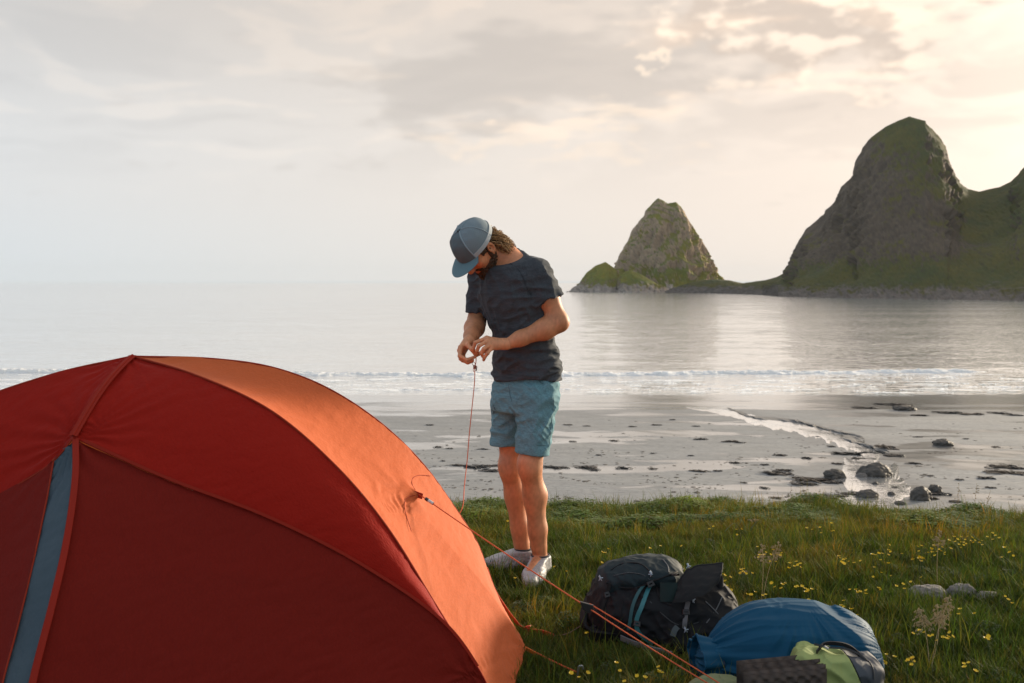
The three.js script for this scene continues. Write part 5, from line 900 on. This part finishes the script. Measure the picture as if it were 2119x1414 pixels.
  { const rim = []; for (let i = 0; i <= 14; i++) rim.push(flapAt(i / 14, 1, 0)); put('flap_edge', tube(rim, 0.0042, 40, 6), darkGrey, flap); const r2 = []; for (let i = 0; i <= 10; i++) r2.push(flapAt(1, i / 10, 0)); put('flap_edge', tube(r2, 0.0035, 20, 6), darkGrey, flap); }
  put('pocket_lining', grid(14, 10, (a, b, p) => { const q = at(lerp(1366, 1402, a), lerp(1206, 1246, b), 3.905 - 0.01 * Math.sin(a * 3)); p.copy(q); }), std(0.010, 0.028, 0.028, 0.8));
  line(main, [[1362, 1200], [1360, 1222], [1372, 1245], [1392, 1254]], 0.0040, darkGrey, 'pocket_rim'); line(main, [[1362, 1200], [1380, 1192], [1404, 1190]], 0.0040, darkGrey, 'pocket_rim');
  put('hood', grid(20, 14, (a, b, p) => { const t = a * Math.PI; const c = at(1494, 1208, 3.97); p.set(c.x + 0.013 * Math.cos(t) - 0.004 * b, c.y + 0.028 * Math.sin(t) - 0.06 * b, c.z - 0.03 + 0.05 * b * 0.5); }), black);
  // hip belt and shoulder webbing on the grass
  put('shoulder_strap', ribbon([at(1222, 1228, 4.10), at(1209, 1262, 4.06), at(1212, 1296, 4.0), at(1240, 1306, 3.98)].map((p) => p.setY(Math.max(p.y, 0.02))), 0.045, 0.012, V(0.3, 0.2, 1), 30), black);
  put('hip_belt', ribbon([at(1236, 1300, 4.0), at(1222, 1318, 3.98), at(1250, 1330, 3.95), at(1290, 1322, 3.95)].map((p) => p.setY(Math.max(p.y, 0.035))), 0.06, 0.014, V(0.1, 1, 0.5), 30), black);
  put('belt_webbing', ribbon([at(1284, 1320, 3.92), at(1312, 1332, 3.89), at(1345, 1352, 3.85), at(1392, 1374, 3.79)].map((p) => p.setY(Math.max(p.y, 0.03))), 0.026, 0.003, V(0.2, 0.8, 0.5), 30), std(0.22, 0.23, 0.24, 0.6));
}
{ // blue sack
  const base = V(1.02, 0, -3.62), sack = thing('stuff_sack', base); tag(sack, 'large bulging blue stuff sack lying in front of the backpack', 'sack');
  const ax = V(-0.98, 0.02, 0.15).normalize(), c0 = at(1655, 1352, 3.60), mouth = at(1478, 1366, 3.56);
  const vols = [ellipsoid(c0, EX, EY, EZ, 0.270, 0.187, 0.185), ellipsoid(at(1590, 1352, 3.6), EX, EY, EZ, 0.20, 0.172, 0.17), limb(at(1560, 1355, 3.6), mouth, 0.155, 0.066), ellipsoid(at(1730, 1368, 3.6), EX, EY, EZ, 0.150, 0.165, 0.17)];
  const sdf = (x, y, z) => {
    let d = vols[0](x, y, z); for (let i = 1; i < 4; i++) d = smin(d, vols[i](x, y, z), 0.05);
    const dx = x - mouth.x, ang = Math.atan2(y - 0.10, z + 3.6), near = sstep(0.42, 0.02, dx), far = sstep(0.30, 0.62, dx);
    const fan = 1 - Math.abs(N3(ang * 2.2, dx * 2.4, 2)), fan2 = 1 - Math.abs(N3(ang * 5, dx * 3.2, 7)), rad = 1 - Math.abs(N3(Math.atan2(y - 0.33, x - 1.03) * 3.6, Math.hypot(x - 1.03, y - 0.33) * 2, 4)), pull = 1 - Math.abs(N3(ang * 9, dx * 2, 5));
    const w = (fan - 0.6) * lerp(0.003, 0.016, near) + (fan2 - 0.6) * lerp(0, 0.004, near) + (rad - 0.62) * 0.014 * sstep(0.04, 0.15, Math.hypot(x - 1.03, y - 0.33)) * (1 - near) + (pull - 0.6) * 0.006 * far;
    return smax(d - w, 0.004 - y, 0.02);
  };
  const blue = std(0.006, 0.066, 0.130, 0.65, { specularIntensity: 0.3 }), put = (n, g, m) => mesh(n, moved(g, base), m, sack);
  put('sack_body', nets(sdf, V(0.60, -0.01, -3.88), V(1.42, 0.34, -3.34), 0.0056), blue);
  const s1 = V(0, 1, 0.1).addScaledVector(ax, -V(0, 1, 0.1).dot(ax)).normalize(), s2 = ax.clone().cross(s1);
  const ring = (b, a, t) => { const r = lerp(0.062, 0.088, Math.sqrt(b)) * (1 + 0.10 * Math.sin(a * 5 + 1) * b + 0.05 * Math.sin(a * 13)) + t; const p = mouth.clone().addScaledVector(ax, -0.02 + 0.085 * b).addScaledVector(s1, Math.cos(a) * r * 0.9).addScaledVector(s2, Math.sin(a) * r); p.y = Math.max(p.y, 0.008); return p; };
  put('sack_mouth', mergeGeometries([grid(12, 60, (b, a, p) => p.copy(ring(b, a * 6.2832, 0.002))), grid(12, 60, (b, a, p) => p.copy(ring(b, a * 6.2832, -0.002)))].map((g) => g.toNonIndexed())), blue);
  { const pts = []; for (let i = 0; i < 40; i++) pts.push(ring(1, i / 40 * 6.2832, 0)); put('mouth_hem', new THREE.TubeGeometry(new THREE.CatmullRomCurve3(pts, true), 90, 0.0045, 6, true), blue); const q = []; for (let i = 0; i < 40; i++) q.push(ring(0.12, i / 40 * 6.2832, 0.002)); put('draw_cord', new THREE.TubeGeometry(new THREE.CatmullRomCurve3(q, true), 90, 0.0032, 6, true), std(0.02, 0.03, 0.05, 0.7)); }
}
{ // folded foam sleeping pad: bumpy leaves of foam stacked one behind the other
  const base = V(0.874, 0, -3.27), pad = thing('sleeping_pad', base); tag(pad, 'folded brown foam sleeping pad with egg crate bumps before the blue sack', 'sleeping pad'); pad.rotation.y = 0.20;
  const foam = [std(0.062, 0.046, 0.038, 0.85), std(0.078, 0.058, 0.048, 0.85)];
  for (let i = 0; i < 8; i++) {
    const w = 0.29, h = 0.185, k = 44, m = 30, th = 0.006, bump = (a, b) => 0.0065 * Math.sin(a * w / 0.0066 + 0.5 * N2(a * 5, b * 4 + i)) * Math.sin(b * h / 0.0060 + 0.5 * N2(a * 4 + 7, b * 5)) * (0.8 + 0.4 * N2(a * 3, b * 3 + i));
    const edge = (a, b) => { const q = Math.min(a, 1 - a, b, 1 - b); return Math.min(1, q * 14); };
    const front = grid(k * 2, m * 2, (a, b, p) => p.set((a - 0.5) * w, b * h, th * edge(a, b) + bump(a, b) * edge(a, b))), back = grid(k, m, (a, b, p) => p.set((a - 0.5) * w, b * h, -th * edge(a, b)));
    const s = mesh('fold', mergeGeometries([front.toNonIndexed(), back.toNonIndexed()]), foam[i % 2], pad); s.position.set(0.003 * i + 0.004 * (i % 2), 0.002 + 0.004 * ((i * 5) % 3), 0.055 - i * 0.0155); s.rotation.z = 0.015 * Math.sin(i * 2.1);
  }
}
{ // green and grey bag
  const base = V(1.10, 0, -3.365), bag = thing('kit_bag', base); tag(bag, 'lime green and grey bag with a black handle in front of the blue sack', 'bag');
  const put = (n, g, m) => mesh(n, moved(g, base), m, bag), c = V(1.092, 0.100, -3.365), q = 0.28, ux = V(Math.cos(q), -0.10, -Math.sin(q) * -0.6).normalize(), uz = ux.clone().cross(EY).normalize(), uy = uz.clone().cross(ux).normalize();
  const sdf = (x, y, z) => { const X = x - c.x, Y = y - c.y, Z = z - c.z, a = Math.abs(X * ux.x + Y * ux.y + Z * ux.z) - 0.098, b = Math.abs(X * uy.x + Y * uy.y + Z * uy.z) - 0.050, e = Math.abs(X * uz.x + Y * uz.y + Z * uz.z) - 0.035, o = Math.hypot(Math.max(a, 0), Math.max(b, 0), Math.max(e, 0)) + Math.min(0, Math.max(a, b, e)) - 0.048; return smax(o - (1 - Math.abs(N3(x * 8, y * 11 + x * 7, z * 8)) - 0.6) * 0.014 - (1 - Math.abs(N3(x * 20, y * 14 + x * 10, z * 20 + 4)) - 0.6) * 0.003, 0.003 - y, 0.01); };
  const cutN = V(0.93, 0.36, 0).normalize(), cut = (x, y, z) => (x - 1.140) * cutN.x + (y - 0.15) * cutN.y;
  const lo = V(0.90, -0.01, -3.56), hi = V(1.32, 0.24, -3.16);
  put('green_panel', nets((x, y, z) => smax(sdf(x, y, z), cut(x, y, z) + 0.0006, 0.003), lo, hi, 0.0048), std(0.30, 0.36, 0.12, 0.75));
  put('grey_panel', nets((x, y, z) => smax(sdf(x, y, z), -cut(x, y, z) + 0.0006, 0.003), lo, hi, 0.0048), std(0.062, 0.068, 0.078, 0.7));
  const on = (px, py) => onSurface(sdf, px, py, 3.0, 0.001).add(V(0, 0.006, 0.003));
  const b = std(0.015, 0.016, 0.018, 0.5);
  put('handle', ribbon([at(1686, 1334, 3.36), at(1712, 1340, 3.355), at(1748, 1343, 3.35), at(1772, 1352, 3.34), at(1790, 1366, 3.33)], 0.022, 0.006, V(0, 0.4, 1), 40), b);
  put('handle', ribbon([at(1690, 1350, 3.34), at(1705, 1334, 3.365), at(1730, 1332, 3.365), at(1760, 1340, 3.36), at(1798, 1374, 3.32)], 0.014, 0.004, V(0, 1, 0.3), 40), b);
  put('clip', tube([at(1706, 1338, 3.33), at(1714, 1343, 3.33)], 0.004, 6, 6), std(0.45, 0.45, 0.45, 0.4));
  put('piping', tube([on(1798, 1372), on(1806, 1388), on(1808, 1410)], 0.003, 20, 6), b);
}
{ // small olive sack at the edge of the picture
  const base = V(0.69, 0, -3.36), s = thing('small_sack', base); tag(s, 'small olive green sack low on the grass beside the sleeping pad', 'sack');
  const e = ellipsoid(V(0.70, 0.055, -3.36), EX, EY, EZ, 0.115, 0.062, 0.08), sd = (x, y, z) => smax(e(x, y, z) - (1 - Math.abs(N3(x * 16, y * 20, z * 16)) - 0.6) * 0.01, 0.003 - y, 0.01);
  mesh('sack_body', moved(nets(sd, V(0.54, -0.01, -3.48), V(0.86, 0.16, -3.24), 0.005), base), std(0.17, 0.20, 0.095, 0.75), s);
  mesh('draw_cord', moved(tube([V(0.60, 0.07, -3.30), V(0.58, 0.05, -3.28), V(0.565, 0.02, -3.26)], 0.002, 10, 5), base), std(0.05, 0.05, 0.04, 0.7), s);
}

// sea haze
scene.fog = new THREE.FogExp2(new THREE.Color(0.80, 0.90, 1.0), 0.00007);

renderer.render(scene, camera);
